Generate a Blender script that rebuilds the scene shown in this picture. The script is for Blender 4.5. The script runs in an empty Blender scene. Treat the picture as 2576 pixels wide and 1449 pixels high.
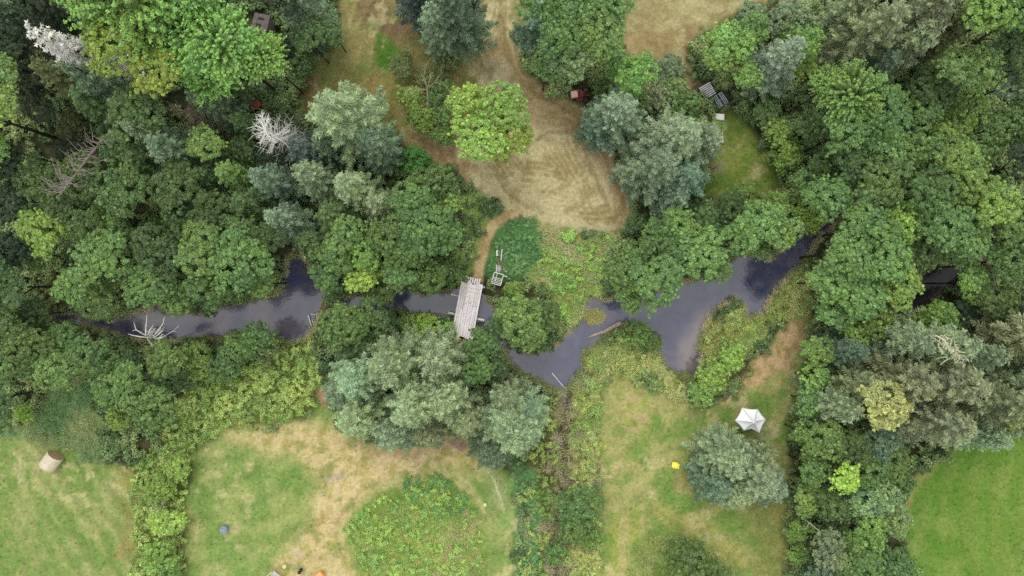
import bpy, math, random
import numpy as np
from mathutils import Vector, Matrix
random.seed(7); RNG = np.random.default_rng(7)
SC = bpy.context.scene; COL = SC.collection
R = math.radians

# ------------------------------------------------------------------ camera, sky, sun, exposure
CAM_H = 62.6
cd = bpy.data.cameras.new('camera'); cam = bpy.data.objects.new('camera', cd); COL.objects.link(cam)
cd.sensor_width = 36; cd.lens = 24.5; cd.clip_start = 0.5; cd.clip_end = 3000
cam.location = (0, 0, CAM_H); cam.rotation_euler = (0, 0, 0)
SC.camera = cam
SUN_EL, SUN_AZ = R(60), R(345)
w = bpy.data.worlds.new('World'); SC.world = w; w.use_nodes = True
nt = w.node_tree; nt.nodes.clear()
sky = nt.nodes.new('ShaderNodeTexSky'); sky.sky_type = 'NISHITA'; sky.sun_disc = False
sky.sun_elevation = SUN_EL; sky.sun_rotation = SUN_AZ
mixc = nt.nodes.new('ShaderNodeMix'); mixc.data_type = 'RGBA'          # an even overcast veil over the blue
mixc.inputs['Factor'].default_value = 0.80
mixc.inputs['B'].default_value = (9.3, 9.1, 8.8, 1)
nt.links.new(sky.outputs[0], mixc.inputs['A'])
bg = nt.nodes.new('ShaderNodeBackground'); bg.inputs[1].default_value = 0.13
wo = nt.nodes.new('ShaderNodeOutputWorld')
nt.links.new(mixc.outputs['Result'], bg.inputs[0]); nt.links.new(bg.outputs[0], wo.inputs[0])
sl = bpy.data.lights.new('sun', 'SUN'); sl.energy = 0.95; sl.angle = R(24); sl.color = (1, .97, .92)
so = bpy.data.objects.new('sun', sl); COL.objects.link(so)
so.rotation_euler = (math.pi/2 - SUN_EL, 0, math.pi - SUN_AZ)
SC.view_settings.view_transform = 'Standard'; SC.view_settings.look = 'None'
SC.view_settings.exposure = 0.5; SC.view_settings.gamma = 1; SC.view_settings.use_curve_mapping = False
SC.render.engine = 'CYCLES'
SC.cycles.max_bounces = 5; SC.cycles.diffuse_bounces = 3; SC.cycles.transmission_bounces = 2
SC.cycles.use_denoising = False

# ------------------------------------------------------------------ helpers
def P(px, py, z=0.0):
    """survey point: plan position of a thing of height z, from its place on the aerial survey sheet"""
    k = 1 - z/CAM_H
    return np.array([(px-1288)/28*k, (724.5-py)/28*k, z])
def lin(c):
    out = []
    for v in c[:3]:
        v = v/255
        out.append(v/12.92 if v <= .04045 else ((v+.055)/1.055)**2.4)
    return np.array(out)
def alb(c, k=1.1):
    return tuple(np.clip(lin(c)/k, 0, .85))+(1,)

def mesh_np(name, V, F, mat=None, attrs=None, smooth=False):
    V = np.asarray(V, np.float32).reshape(-1, 3); F = np.asarray(F, np.int32)
    n = F.shape[1]
    me = bpy.data.meshes.new(name)
    me.vertices.add(len(V)); me.vertices.foreach_set('co', V.ravel())
    me.loops.add(F.size); me.loops.foreach_set('vertex_index', F.ravel())
    me.polygons.add(len(F)); me.polygons.foreach_set('loop_start', np.arange(0, F.size, n, dtype=np.int32))
    if smooth: me.polygons.foreach_set('use_smooth', np.ones(len(F), bool))
    for an, (ty, data) in (attrs or {}).items():
        a = me.attributes.new(an, ty, 'POINT')
        key = {'FLOAT': 'value', 'FLOAT_COLOR': 'color', 'INT': 'value'}[ty]
        a.data.foreach_set(key, np.asarray(data, np.float32 if ty != 'INT' else np.int32).ravel())
    me.update(calc_edges=True)
    if mat: me.materials.append(mat)
    return me

class MB:
    """collects boxes, tubes, prisms -> one mesh"""
    def __init__(s): s.v = []; s.f = []
    def add(s, vs, fs):
        o = len(s.v); s.v += [tuple(v) for v in vs]; s.f += [tuple(i+o for i in f) for f in fs]
    def box(s, c, d, rz=0, ry=0, rx=0, jit=0):
        M = Matrix.Translation(c) @ Matrix.Rotation(rz, 4, 'Z') @ Matrix.Rotation(ry, 4, 'Y') @ Matrix.Rotation(rx, 4, 'X')
        vs = []
        for z in (-.5, .5):
            for x, y in ((-.5, -.5), (.5, -.5), (.5, .5), (-.5, .5)):
                p = Vector((x*d[0], y*d[1], z*d[2]))
                if jit: p += Vector([random.uniform(-jit, jit) for _ in range(3)])
                vs.append(M @ p)
        s.add(vs, [(3, 2, 1, 0), (4, 5, 6, 7), (0, 1, 5, 4), (1, 2, 6, 5), (2, 3, 7, 6), (3, 0, 4, 7)])
        return s
    def tube(s, pts, rad, n=6, cap=True):
        pts = [Vector(p) for p in pts]
        if not hasattr(rad, '__len__'): rad = [rad]*len(pts)
        vs = []; up = Vector((0, 0, 1))
        for i, p in enumerate(pts):
            t = (pts[min(i+1, len(pts)-1)] - pts[max(i-1, 0)])
            if t.length < 1e-6: t = Vector((0, 0, 1))
            t.normalize()
            a = t.cross(up if abs(t.z) < .95 else Vector((1, 0, 0))).normalized(); b = t.cross(a)
            for k in range(n):
                an = 2*math.pi*k/n
                vs.append(p + (a*math.cos(an)+b*math.sin(an))*rad[i])
        fs = []
        for i in range(len(pts)-1):
            for k in range(n):
                fs.append((i*n+k, i*n+(k+1) % n, (i+1)*n+(k+1) % n, (i+1)*n+k))
        if cap: fs += [tuple(range(n)), tuple(reversed(range((len(pts)-1)*n, len(pts)*n)))]
        s.add(vs, fs); return s
    def lathe(s, prof, n=20, M=None):
        vs = []; fs = []
        for r, z in prof:
            for k in range(n):
                p = Vector((r*math.cos(2*math.pi*k/n), r*math.sin(2*math.pi*k/n), z))
                vs.append(M @ p if M else p)
        for i in range(len(prof)-1):
            for k in range(n): fs.append((i*n+k, i*n+(k+1) % n, (i+1)*n+(k+1) % n, (i+1)*n+k))
        fs += [tuple(reversed(range(n))), tuple(range((len(prof)-1)*n, len(prof)*n))]
        s.add(vs, fs); return s
    def build(s, name, mat, parent=None, bevel=0, smooth=False):
        me = bpy.data.meshes.new(name); me.from_pydata([tuple(v) for v in s.v], [], s.f); me.update()
        me.materials.append(mat)
        if smooth: me.polygons.foreach_set('use_smooth', np.ones(len(me.polygons), bool))
        o = bpy.data.objects.new(name, me); COL.objects.link(o); o.parent = parent
        if bevel:
            b = o.modifiers.new('bevel', 'BEVEL'); b.width = bevel; b.segments = 2
        return o
def tag(o, label=None, cat=None, group=None, kind=None):
    if label: o['label'] = label
    if cat: o['category'] = cat
    if group: o['group'] = group
    if kind: o['kind'] = kind
    return o
def empty(name, loc, rz=0):
    o = bpy.data.objects.new(name, None); COL.objects.link(o); o.location = loc; o.rotation_euler = (0, 0, rz)
    o.empty_display_size = .3
    return o

# ------------------------------------------------------------------ noise and outlines (numpy)
def vnoise(x, y, f, seed):
    rs = np.random.RandomState(seed); T = rs.rand(256, 256)
    X = x*f; Y = y*f; xi = np.floor(X).astype(int); yi = np.floor(Y).astype(int)
    u = X-xi; v = Y-yi; u = u*u*(3-2*u); v = v*v*(3-2*v)
    g = lambda a, b: T[a & 255, b & 255]
    return (g(xi, yi)*(1-u)*(1-v)+g(xi+1, yi)*u*(1-v)+g(xi, yi+1)*(1-u)*v+g(xi+1, yi+1)*u*v)
def fbm(x, y, f, o=4, seed=0):
    s = 0; a = .5; t = 0
    for i in range(o):
        s = s+a*vnoise(x, y, f*2**i, seed+i*17); t += a; a *= .55
    return s/t
def sd_poly(poly, x, y):
    """signed distance in survey px, positive inside"""
    poly = np.array(poly, float); d = np.full(x.shape, 1e9); ins = np.zeros(x.shape, bool)
    n = len(poly)
    for i in range(n):
        a = poly[i]; b = poly[(i+1) % n]; e = b-a
        t = np.clip(((x-a[0])*e[0]+(y-a[1])*e[1])/(e@e+1e-9), 0, 1)
        d = np.minimum(d, np.hypot(x-a[0]-t*e[0], y-a[1]-t*e[1]))
        if a[1] != b[1]:
            c = ((a[1] > y) != (b[1] > y)) & (x < (b[0]-a[0])*(y-a[1])/(b[1]-a[1])+a[0])
            ins ^= c
    return np.where(ins, d, -d)
def sd_line(pts, w, x, y):
    pts = np.array(pts, float); d = np.full(x.shape, 1e9)
    for a, b in zip(pts[:-1], pts[1:]):
        e = b-a; t = np.clip(((x-a[0])*e[0]+(y-a[1])*e[1])/(e@e), 0, 1)
        d = np.minimum(d, np.hypot(x-a[0]-t*e[0], y-a[1]-t*e[1]))
    return w-d
def sst(a, b, x):
    t = np.clip((x-a)/(b-a), 0, 1); return t*t*(3-2*t)

STREAM = [(-260,765),(60,775),(130,778),(200,790),(280,800),(340,785),(400,762),(450,780),(520,785),(560,765),(640,750),(695,740),(715,690),(722,645),(745,636),(770,655),(795,688),(812,722),(850,738),(900,745),(985,722),(1060,735),(1150,728),(1215,740),(1245,770),(1262,830),(1290,872),(1325,882),(1370,882),(1400,860),(1446,820),(1472,795),(1466,770),(1478,748),(1510,752),(1560,745),(1640,730),(1700,715),(1780,690),(1815,660),(1850,640),(1890,635),(1940,650),(1962,625),(1982,575),(2010,568),(2040,570),(2120,505),(2250,420),(2290,440),(2140,540),(2062,600),(2034,650),(1994,690),(1955,730),(1925,790),(1880,803),(1868,765),(1850,752),(1805,778),(1772,830),(1762,870),(1768,925),(1742,952),(1692,938),(1662,900),(1642,858),(1606,824),(1570,816),(1530,845),(1500,866),(1474,884),(1470,930),(1442,965),(1425,990),(1404,990),(1380,970),(1310,940),(1285,915),(1262,880),(1225,850),(1190,812),(1140,802),(1050,795),(1000,782),(975,792),(920,790),(850,775),(822,755),(806,790),(790,835),(765,855),(720,868),(690,850),(640,845),(600,850),(520,855),(430,858),(330,855),(290,845),(260,835),(200,818),(120,812),(-260,815)]
OXBOW = [(2190,800),(2250,750),(2290,700),(2350,675),(2420,655),(2520,630),(2535,655),(2420,700),(2380,735),(2320,770),(2265,790),(2210,830)]
POND = [(2272,325),(2300,316),(2322,325),(2322,345),(2300,352),(2278,348)]
DITCH = [(1416,985),(1420,1040),(1416,1120),(1428,1180),(1415,1260),(1400,1340),(1400,1480)]
CLEAR_B = [(740,290),(765,190),(830,110),(850,40),(830,-60),(1330,-60),(1330,120),(1300,260),(1200,300),(1210,440),(1160,440),(1080,410),(1020,380),(1000,330),(840,320)]
LUSH_D = [(948,82),(990,98),(1025,150),(985,175),(962,195),(945,150)]
FIELD_C = [(1215,40),(1240,-60),(1290,-60),(1300,90),(1320,170),(1370,230),(1440,245),(1490,270),(1500,330),(1545,400),(1592,490),(1590,580),(1540,588),(1460,586),(1380,570),(1320,548),(1270,540),(1220,500),(1160,440),(1050,360),(1060,320),(1150,380),(1190,280),(1195,180),(1190,110)]
FIELD_E = [(1580,-60),(2050,-60),(2060,10),(1900,10),(1810,60),(1755,100),(1732,150),(1745,235),(1700,225),(1640,150),(1580,170),(1560,90)]
MEADOW_F = [(1760,290),(1860,285),(1905,350),(1960,420),(1965,470),(1900,500),(1830,505),(1760,490),(1735,420),(1790,380)]
PATH = [(1300,530),(1270,543),(1240,565),(1220,600),(1210,650),(1200,705)]
PATH2 = [(1162,845),(1158,880)]
PATH3 = [(812,960),(818,1010)]
GARDEN_H = [(1245,570),(1290,552),(1340,550),(1375,590),(1360,650),(1330,695),(1260,705),(1215,690),(1228,630)]
TALL_I = [(1340,560),(1400,575),(1470,592),(1570,590),(1530,650),(1520,740),(1480,755),(1470,800),(1430,830),(1395,790),(1395,740),(1330,705),(1365,640)]
LAWN_J = [(-260,1090),(60,1098),(140,1115),(240,1160),(330,1175),(345,1300),(350,1560),(-260,1560)]
LAWN_K = [(470,1560),(465,1260),(490,1145),(560,1085),(640,1065),(780,1058),(800,1000),(840,1000),(860,1080),(920,1110),(1000,1115),(1160,1080),(1240,1150),(1310,1200),(1290,1560)]
ISLAND = [(872,1350),(905,1268),(950,1262),(985,1228),(1040,1232),(1075,1205),(1135,1212),(1160,1250),(1190,1262),(1195,1310),(1215,1400),(1215,1560),(920,1560),(900,1420)]
LAWN_L = [(1515,1560),(1508,1300),(1510,960),(1545,945),(1620,960),(1700,1005),(1760,1025),(1850,985),(1925,880),(1985,790),(2035,800),(2042,880),(2010,1000),(1990,1100),(1985,1300),(1978,1560)]
TRACK = [(1790,1030),(1835,985),(1870,945),(1930,890),(1985,805),(2030,805),(2035,860),(1985,920),(1900,970)]
FIELD_M = [(2290,1560),(2268,1330),(2285,1230),(2370,1150),(2440,1100),(2540,1085),(2850,1050),(2850,1560)]
SPIT = [(1772,835),(1858,762),(1880,806),(1950,740),(2030,670),(2045,790),(1950,800),(1890,885),(1815,985),(1765,1010),(1730,960),(1765,925)]
SOUTHM = [(1478,888),(1530,850),(1600,812),(1665,860),(1700,935),(1755,1015),(1700,1000),(1620,955),(1540,942),(1508,960),(1508,1560),(1430,1560),(1440,1000),(1470,930)]
DITCHW = [(1340,1120),(1385,1000),(1415,990),(1470,940),(1512,960),(1512,1560),(1300,1560),(1310,1300)]
HEDGE = [(440,1000),(500,955),(600,900),(700,880),(800,850),(815,980),(790,1050),(640,1062),(560,1082),(490,1140),(465,1250),(470,1560),(345,1560),(335,1250),(340,1170),(400,1120)]
TEALG = [(-260,1060),(60,1060),(100,1010),(130,930),(210,920),(250,1000),(270,1080),(260,1160),(140,1120),(40,1100),(-260,1095)]
TANW = [(-60,520),(50,525),(90,580),(60,610),(-60,600)]
TANW2 = [(90,670),(160,700),(190,760),(120,770),(100,720)]
GRASSP = [(1170,480),(1225,500),(1275,535),(1235,565),(1205,620),(1195,690),(1150,700),(1165,600)]
OPEN = [CLEAR_B, FIELD_C, FIELD_E, MEADOW_F, LAWN_J, LAWN_K, LAWN_L, FIELD_M]

def stream_sd(x, y):
    s = sd_poly(STREAM, x, y)
    s = np.maximum(s, sd_poly(OXBOW, x, y)); s = np.maximum(s, sd_poly(POND, x, y))
    return s
def ground_z(px, py):
    n = (fbm(px, py, 1/160, 3, 5)-.5)*.5
    wob = (fbm(px, py, 1/16, 3, 9)-.5)*14
    s = stream_sd(px, py)+wob
    z = n+.03
    z = z+.55*sst(0, 60, sd_poly(ISLAND, px, py))
    d = sst(-15, 16, s)
    z = z*(1-d) - 1.25*d
    z = np.maximum(z, -.95+.75*sst(-12, 10, sd_line([(830,735),(815,770),(797,812),(782,850)], 13, px, py)+wob*.5))*1.0
    dd = sst(-16, 6, sd_line(DITCH, 7, px, py)+wob*.3)
    z = np.minimum(z, z*(1-dd)-.5*dd)
    return z

# ------------------------------------------------------------------ ground sheet
def axis(a, b, st, far):
    core = np.arange(a, b+st/2, st); out = [core]
    g = np.cumsum(st*1.35**np.arange(1, 24)); g = g[g < far]
    return np.concatenate([(a-g)[::-1], core, b+g])
gx = axis(-50, 50, .16, 900); gy = axis(-29.5, 29.5, .16, 900)
GX, GY = np.meshgrid(gx, gy)
PX = GX*28+1288; PY = 724.5-GY*28
pxc = np.clip(PX, -300, 2900); pyc = np.clip(PY, -200, 1700)
GZ = ground_z(pxc, pyc)
wx = (fbm(pxc, pyc, 1/30, 4, 21)-.5)*44; wy = (fbm(pxc, pyc, 1/30, 4, 33)-.5)*44
QX = pxc+wx; QY = pyc+wy
n1 = fbm(pxc, pyc, 1/60, 5, 2); n2 = fbm(pxc, pyc, 1/18, 4, 3); n3 = fbm(pxc, pyc, 1/6, 2, 4); n4 = fbm(pxc, pyc, 1/110, 3, 44)
def L3(c): return lin(c)/1.1
def mixc3(a, b, t): return a+(b-a)*t[..., None]
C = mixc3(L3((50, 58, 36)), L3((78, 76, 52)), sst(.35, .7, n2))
REG = np.zeros(GX.shape, int)
def layer(poly, ca, cb, soft=10, amp=1, t=None, reg=None, sd=None, op=1.0):
    global C
    s = sd_poly(poly, QX*amp+pxc*(1-amp), QY*amp+pyc*(1-amp)) if sd is None else sd
    m = sst(-soft, soft, s)*op
    if t is None: t = sst(.38, .64, .5*n1+.5*n2)
    C = C*(1-m[..., None]) + mixc3(L3(ca), L3(cb), t)*m[..., None]
    if reg is not None: REG[s > 0] = reg
    return s
def arcs(cx, cy, sp, wob=10, seed=60):
    d = np.hypot(pxc-cx, pyc-cy)+(fbm(pxc, pyc, 1/170, 2, seed)-.5)*wob*8
    return .5+.5*np.sin(d*2*math.pi/sp)
layer(TALL_I, (150, 150, 85), (120, 140, 70), 20)
layer(SOUTHM, (125, 135, 75), (105, 125, 60), 16)
layer(SPIT, (120, 125, 65), (95, 110, 50), 16)
layer(DITCHW, (85, 85, 55), (95, 105, 55), 18)
layer(HEDGE, (80, 95, 45), (95, 105, 50), 14)
layer(TEALG, (108, 134, 84), (124, 140, 86), 14)
layer(TANW, (130, 115, 75), (110, 105, 65), 20); layer(TANW2, (125, 105, 72), (100, 95, 60), 18)
layer(GRASSP, (115, 140, 70), (130, 150, 80), 14)
# upper clearing
a = arcs(1500, 300, 26, 8)
layer(CLEAR_B, (118, 120, 68), (146, 134, 88), 14, t=np.clip(.55*sst(.35, .65, n1)+.3*a*sst(.4, .6, n4)+.2*n3, 0, 1), reg=2)
layer([(900,20),(960,0),(1040,60),(1060,100),(990,110),(930,70)], (122, 98, 76), (105, 85, 66), 24, op=.8)
layer([(860,190),(960,180),(1010,260),(960,300),(880,280)], (138, 122, 70), (150, 130, 86), 24, op=.8)
layer([(700,210),(790,200),(820,280),(760,330),(700,290)], (88, 80, 52), (112, 98, 64), 24, op=.8)
layer(LUSH_D, (72, 112, 38), (90, 118, 50), 12, .5)
sC = layer(FIELD_C, (186, 177, 136), (160, 149, 106), 12, t=sst(.46, .7, n1), reg=1)
layer([(1265,60),(1330,190),(1430,255),(1500,290),(1480,330),(1380,320),(1310,310),(1290,250),(1240,180),(1200,120)], (142, 120, 84), (160, 140, 102), 22, op=.65)
layer([(1500,300),(1540,390),(1590,480),(1590,560),(1560,560),(1530,470),(1490,380)], (160, 136, 98), (168, 146, 106), 18, op=.75)
layer([(1200,150),(1280,140),(1330,240),(1300,260),(1220,210)], (160, 156, 126), (146, 140, 104), 16, op=.7)
layer([(1050,350),(1130,370),(1200,420),(1180,445),(1090,410)], (128, 96, 68), (158, 128, 98), 14, op=.8)
layer([(1360,360),(1430,340),(1470,430),(1500,520),(1450,540),(1380,520),(1300,530),(1270,490),(1330,430)], (194, 182, 138), (172, 156, 108), 26, op=.6)
sCe = sd_poly(FIELD_C, pxc, pyc)+(fbm(pxc, pyc, 1/120, 2, 77)-.5)*60
st = (.5+.5*np.sin(sCe/14*6.283+(n2-.5)*2.2))*sst(8, 30, sCe)*(.35+.65*sst(.4, .6, n1))
m = sst(-6, 10, sC)*.62*st
C = C*(1-m[..., None])+L3((128, 112, 74))*m[..., None]
for ln in ([(1262,40),(1272,130),(1318,215),(1400,262),(1475,300),(1500,350)], [(1296,60),(1300,150),(1345,235),(1420,280)], [(1490,300),(1440,330),(1370,335),(1325,370),(1330,430)], [(1500,350),(1540,430),(1572,520),(1540,560)], [(1470,380),(1500,450),(1530,520)], [(1240,420),(1270,480),(1330,520)]):
    s_ = sd_line(ln, 3.5, QX*.2+pxc*.8, QY*.2+pyc*.8); mm = sst(-5, 3, s_)*.6*sst(.3, .6, n2+.1)
    C = C*(1-mm[..., None])+L3((124, 102, 68))*mm[..., None]
layer(FIELD_E, (168, 160, 116), (140, 128, 86), 14, t=np.clip(sst(.4, .68, n1)*.7+.35*arcs(1800, -200, 30), 0, 1), reg=1)
layer([(1720,60),(1760,60),(1745,150),(1745,230),(1715,235),(1712,150)], (165, 142, 104), (112, 88, 56), 10, t=n3, op=.85)
layer([(1560,100),(1640,60),(1720,110),(1650,150),(1580,170)], (166, 150, 108), (140, 116, 72), 20, op=.7)
layer(MEADOW_F, (96, 120, 50), (124, 134, 66), 16, reg=2)
layer([(1940,470),(1990,460),(1985,520),(1945,530)], (150, 135, 95), (130, 118, 80), 12)
layer(GARDEN_H, (74, 118, 66), (94, 134, 78), 14, .6, t=n2, reg=2)
# left and middle lawns
a = arcs(-420, 1700, 44, 9)
layer(LAWN_J, (108, 132, 66), (148, 150, 96), 12, t=np.clip(.5*sst(.42, .66, n1)+.5*a*sst(.3, .6, n2), 0, 1), reg=2)
layer([(290,1180),(340,1180),(350,1400),(300,1400),(310,1300)], (150, 132, 86), (128, 128, 66), 18, op=.7)
m = sst(.62, .75, n2)*sst(.45, .6, n4)*sst(-10, 10, sd_poly(LAWN_J, pxc, pyc))*.6
C = C*(1-m[..., None])+L3((184, 170, 128))*m[..., None]
a = arcs(300, 300, 60, 14)
layer(LAWN_K, (108, 136, 68), (146, 154, 92), 12, t=np.clip(.6*sst(.4, .62, n1)+.4*a*n2, 0, 1), reg=2)
layer([(780,1060),(860,1080),(930,1110),(1010,1125),(1130,1095),(1200,1125),(1250,1180),(1170,1190),(1040,1190),(950,1230),(880,1280),(870,1380),(900,1470),(720,1500),(680,1440),(760,1330),(800,1240),(740,1150),(600,1110),(560,1090),(700,1070)], (184, 168, 120), (158, 150, 90), 26, t=sst(.44, .66, n2), op=1)
layer([(870,1120),(1000,1130),(1130,1105),(1180,1140),(1080,1190),(960,1215),(890,1260),(860,1330),(800,1330),(810,1230)], (192, 174, 128), (170, 156, 100), 20, t=sst(.44, .66, n2), op=.8)
layer([(840,1090),(960,1110),(1120,1100),(1170,1110),(1060,1150),(900,1140)], (172, 146, 116), (160, 146, 100), 16, op=.7)
layer([(1100,1085),(1140,1080),(1180,1120),(1160,1135)], (142, 114, 106), (150, 126, 100), 8, op=.9)
layer([(820,1205),(840,1192),(868,1188),(872,1200),(850,1210),(826,1215)], (166, 152, 136), (172, 156, 128), 6, .3)
layer([(840,1280),(870,1280),(850,1340),(875,1390),(860,1395),(838,1340)], (184, 164, 124), (160, 144, 98), 10, op=.8)
layer([(735,1380),(765,1388),(758,1405),(738,1402)], (184, 166, 132), (170, 156, 110), 8, .5)
layer([(1200,1170),(1230,1160),(1290,1240),(1290,1330),(1265,1340),(1240,1240)], (158, 158, 112), (118, 148, 76), 12, op=.6)
layer([], (0,)*3, (0,)*3, 1, t=n1, sd=np.full(GX.shape, -99.0))
s = sd_line([(1210,1165),(1240,1200),(1258,1250),(1268,1290)], 2.2, QX*.15+pxc*.85, QY*.15+pyc*.85)
layer(None, (196, 196, 156), (178, 182, 134), 3, sd=s, op=.75)
layer([(1290,1150),(1345,1190),(1360,1300),(1350,1500),(1290,1500),(1300,1300)], (84, 128, 78), (102, 142, 84), 14, t=n2)
layer(ISLAND, (128, 150, 64), (112, 140, 58), 10, .4)
# right lawn
a = arcs(1400, 700, 50, 16)
layer(LAWN_L, (110, 136, 66), (158, 154, 98), 12, t=np.clip(.8*sst(.4, .62, n1)+.3*a*n2-.05, 0, 1), reg=2)
layer([(1545,950),(1620,970),(1640,1040),(1620,1120),(1560,1060)], (174, 156, 112), (140, 148, 74), 22, t=sst(.4, .6, n2), op=.7)
layer([(1520,1500),(1540,1300),(1570,1270),(1640,1300),(1580,1380),(1590,1500)], (168, 158, 104), (142, 150, 74), 16, t=sst(.35, .65, .5+.5*np.sin(pxc/9)), op=.8)
layer([(1640,1270),(1790,1320),(1900,1400),(1870,1430),(1760,1350),(1640,1295)], (174, 160, 100), (132, 140, 72), 12, t=n2, op=.75)
layer([(1880,1240),(1985,1200),(1985,1500),(1900,1500)], (112, 122, 64), (134, 134, 76), 30, op=.8)
layer([(1690,1190),(1740,1180),(1740,1240),(1700,1230)], (164, 138, 100), (150, 140, 80), 14, op=.6)
layer([(1955,1200),(1990,1200),(1988,1500),(1965,1500)], (150, 142, 88), (120, 124, 64), 8, op=.7)
layer(TRACK, (186, 160, 120), (160, 140, 92), 12, t=sst(.45, .65, n2), reg=1)
layer([(1925,1070),(1950,1070),(1962,1100),(1945,1108)], (190, 172, 150), (150, 140, 96), 8, t=n2)
a = arcs(2760, 1300, 62, 6)
layer(FIELD_M, (84, 120, 42), (118, 138, 66), 10, t=np.clip(.5*sst(.4, .65, n1)+.45*a*(n2+.2), 0, 1), reg=2)
layer([(2420,1190),(2500,1150),(2620,1150),(2620,1480),(2470,1480),(2400,1340)], (110, 130, 58), (94, 126, 48), 40, t=np.clip(arcs(2760, 1300, 70)*.8+n2*.3, 0, 1), op=.7)
s = sd_line([(2440,1095),(2370,1150),(2290,1230),(2270,1330)], 9, QX*.4+pxc*.6, QY*.4+pyc*.6)
layer(None, (152, 142, 84), (120, 132, 66), 9, sd=s, op=.8, t=n2)
gm = (REG == 2)*np.where(pxc > 2250, .15, 1.0)*(sd_poly(GARDEN_H, pxc, pyc) < -12)*(sd_poly(ISLAND, pxc, pyc) < 0)
bl1 = sst(.56, .70, fbm(pxc, pyc, 1/26, 4, 141))*sst(.4, .6, fbm(pxc, pyc, 1/120, 2, 142))*gm*.6
C = C*(1-bl1[..., None])+L3((182, 172, 126))*bl1[..., None]
bl2 = sst(.56, .70, fbm(pxc, pyc, 1/34, 4, 151))*gm*.45
C = C*(1-bl2[..., None])+L3((96, 124, 58))*bl2[..., None]
bl3 = sst(.54, .70, fbm(pxc, pyc, 1/22, 4, 161))*(REG == 1)*.5
C = C*(1-bl3[..., None])+L3((124, 108, 66))*bl3[..., None]
for pl_, a_, k_ in ((LAWN_J, arcs(-420, 1700, 46, 9), .26), (FIELD_M, arcs(2760, 1300, 58, 6), .10), (LAWN_L, arcs(1400, 700, 54, 16), .14), (CLEAR_B, arcs(1500, 300, 28, 8), .20), (LAWN_K, arcs(300, 300, 64, 14), .14)):
    C = C*(1+k_*(a_-.5)*sst(.3, .6, n2)*sst(-4, 20, sd_poly(pl_, pxc, pyc)))[..., None]
s = sd_line([(862,1360),(880,1290),(930,1240),(1010,1215),(1090,1190),(1150,1196),(1195,1240),(1225,1300)], 12, QX, QY); layer(None, (184, 172, 122), (158, 158, 98), 10, sd=s, op=.8, t=n2)
# paths
s = sd_line(PATH, 14, QX*.25+pxc*.75, QY*.25+pyc*.75); layer(None, (188, 166, 122), (160, 140, 96), 6, sd=s, reg=3, t=sst(.4, .7, n2))
s = sd_line(PATH2, 14, QX*.3+pxc*.7, QY*.3+pyc*.7); layer(None, (134, 96, 74), (150, 112, 86), 7, sd=s, reg=3, t=n2)
s = sd_line(PATH3, 13, QX*.4+pxc*.6, QY*.4+pyc*.6); layer(None, (146, 116, 88), (162, 132, 102), 8, sd=s, reg=3, t=n2)
# stream banks, bed and ditch
wet = sst(-.12, -.5, GZ)
C = C*(1-wet[..., None])+L3((74, 64, 54))*wet[..., None]
s = sd_line([(825,742),(812,770),(795,815),(785,845)], 15, QX*.3+pxc*.7, QY*.3+pyc*.7)
layer(None, (122, 98, 84), (96, 74, 62), 6, sd=s, t=n3)
s = sd_line(DITCH, 6, QX*.2+pxc*.8, QY*.2+pyc*.8); layer(None, (82, 74, 56), (98, 88, 66), 5, sd=s)
C = C*(.86+.28*n3)[..., None]
REG[GZ < -.5] = 4

def nodes(mat):
    mat.use_nodes = True; n = mat.node_tree; n.nodes.clear()
    o = n.nodes.new('ShaderNodeOutputMaterial'); b = n.nodes.new('ShaderNodeBsdfPrincipled')
    n.links.new(b.outputs[0], o.inputs[0]); return n, b, o
def ground_mat():
    m = bpy.data.materials.new('turf_and_soil'); n, b, o = nodes(m)
    at = n.nodes.new('ShaderNodeAttribute'); at.attribute_name = 'tone'
    tc = n.nodes.new('ShaderNodeTexCoord')
    def noise(s, d, sc=(1, 1, 1)):
        mp = n.nodes.new('ShaderNodeMapping'); mp.inputs['Scale'].default_value = sc
        x = n.nodes.new('ShaderNodeTexNoise'); x.inputs['Scale'].default_value = s; x.inputs['Detail'].default_value = d
        x.inputs['Roughness'].default_value = .65
        n.links.new(tc.outputs['Object'], mp.inputs[0]); n.links.new(mp.outputs[0], x.inputs['Vector']); return x
    a = noise(3.2, 5); c = noise(9.0, 4)
    r = n.nodes.new('ShaderNodeMapRange'); r.inputs[1].default_value = .3; r.inputs[2].default_value = .7; r.inputs[3].default_value = .80; r.inputs[4].default_value = 1.20
    n.links.new(a.outputs[0], r.inputs[0])
    r2 = n.nodes.new('ShaderNodeMapRange'); r2.inputs[1].default_value = .3; r2.inputs[2].default_value = .7; r2.inputs[3].default_value = .80; r2.inputs[4].default_value = 1.18
    n.links.new(c.outputs[0], r2.inputs[0])
    mu = n.nodes.new('ShaderNodeMath'); mu.operation = 'MULTIPLY'; n.links.new(r.outputs[0], mu.inputs[0]); n.links.new(r2.outputs[0], mu.inputs[1])
    vm = n.nodes.new('ShaderNodeVectorMath'); vm.operation = 'SCALE'
    n.links.new(at.outputs['Color'], vm.inputs[0]); n.links.new(mu.outputs[0], vm.inputs['Scale'])
    n.links.new(vm.outputs[0], b.inputs['Base Color'])
    b.inputs['Roughness'].default_value = .95; b.inputs['Specular IOR Level'].default_value = .15
    bu = n.nodes.new('ShaderNodeBump'); bu.inputs['Strength'].default_value = .6; bu.inputs['Distance'].default_value = .12
    n.links.new(c.outputs[0], bu.inputs['Height']); n.links.new(bu.outputs[0], b.inputs['Normal'])
    return m
M_GROUND = ground_mat()
H, W = GX.shape
idx = np.arange(H*W).reshape(H, W)
quads = np.stack([idx[:-1, :-1], idx[:-1, 1:], idx[1:, 1:], idx[1:, :-1]], -1).reshape(-1, 4)
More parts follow.
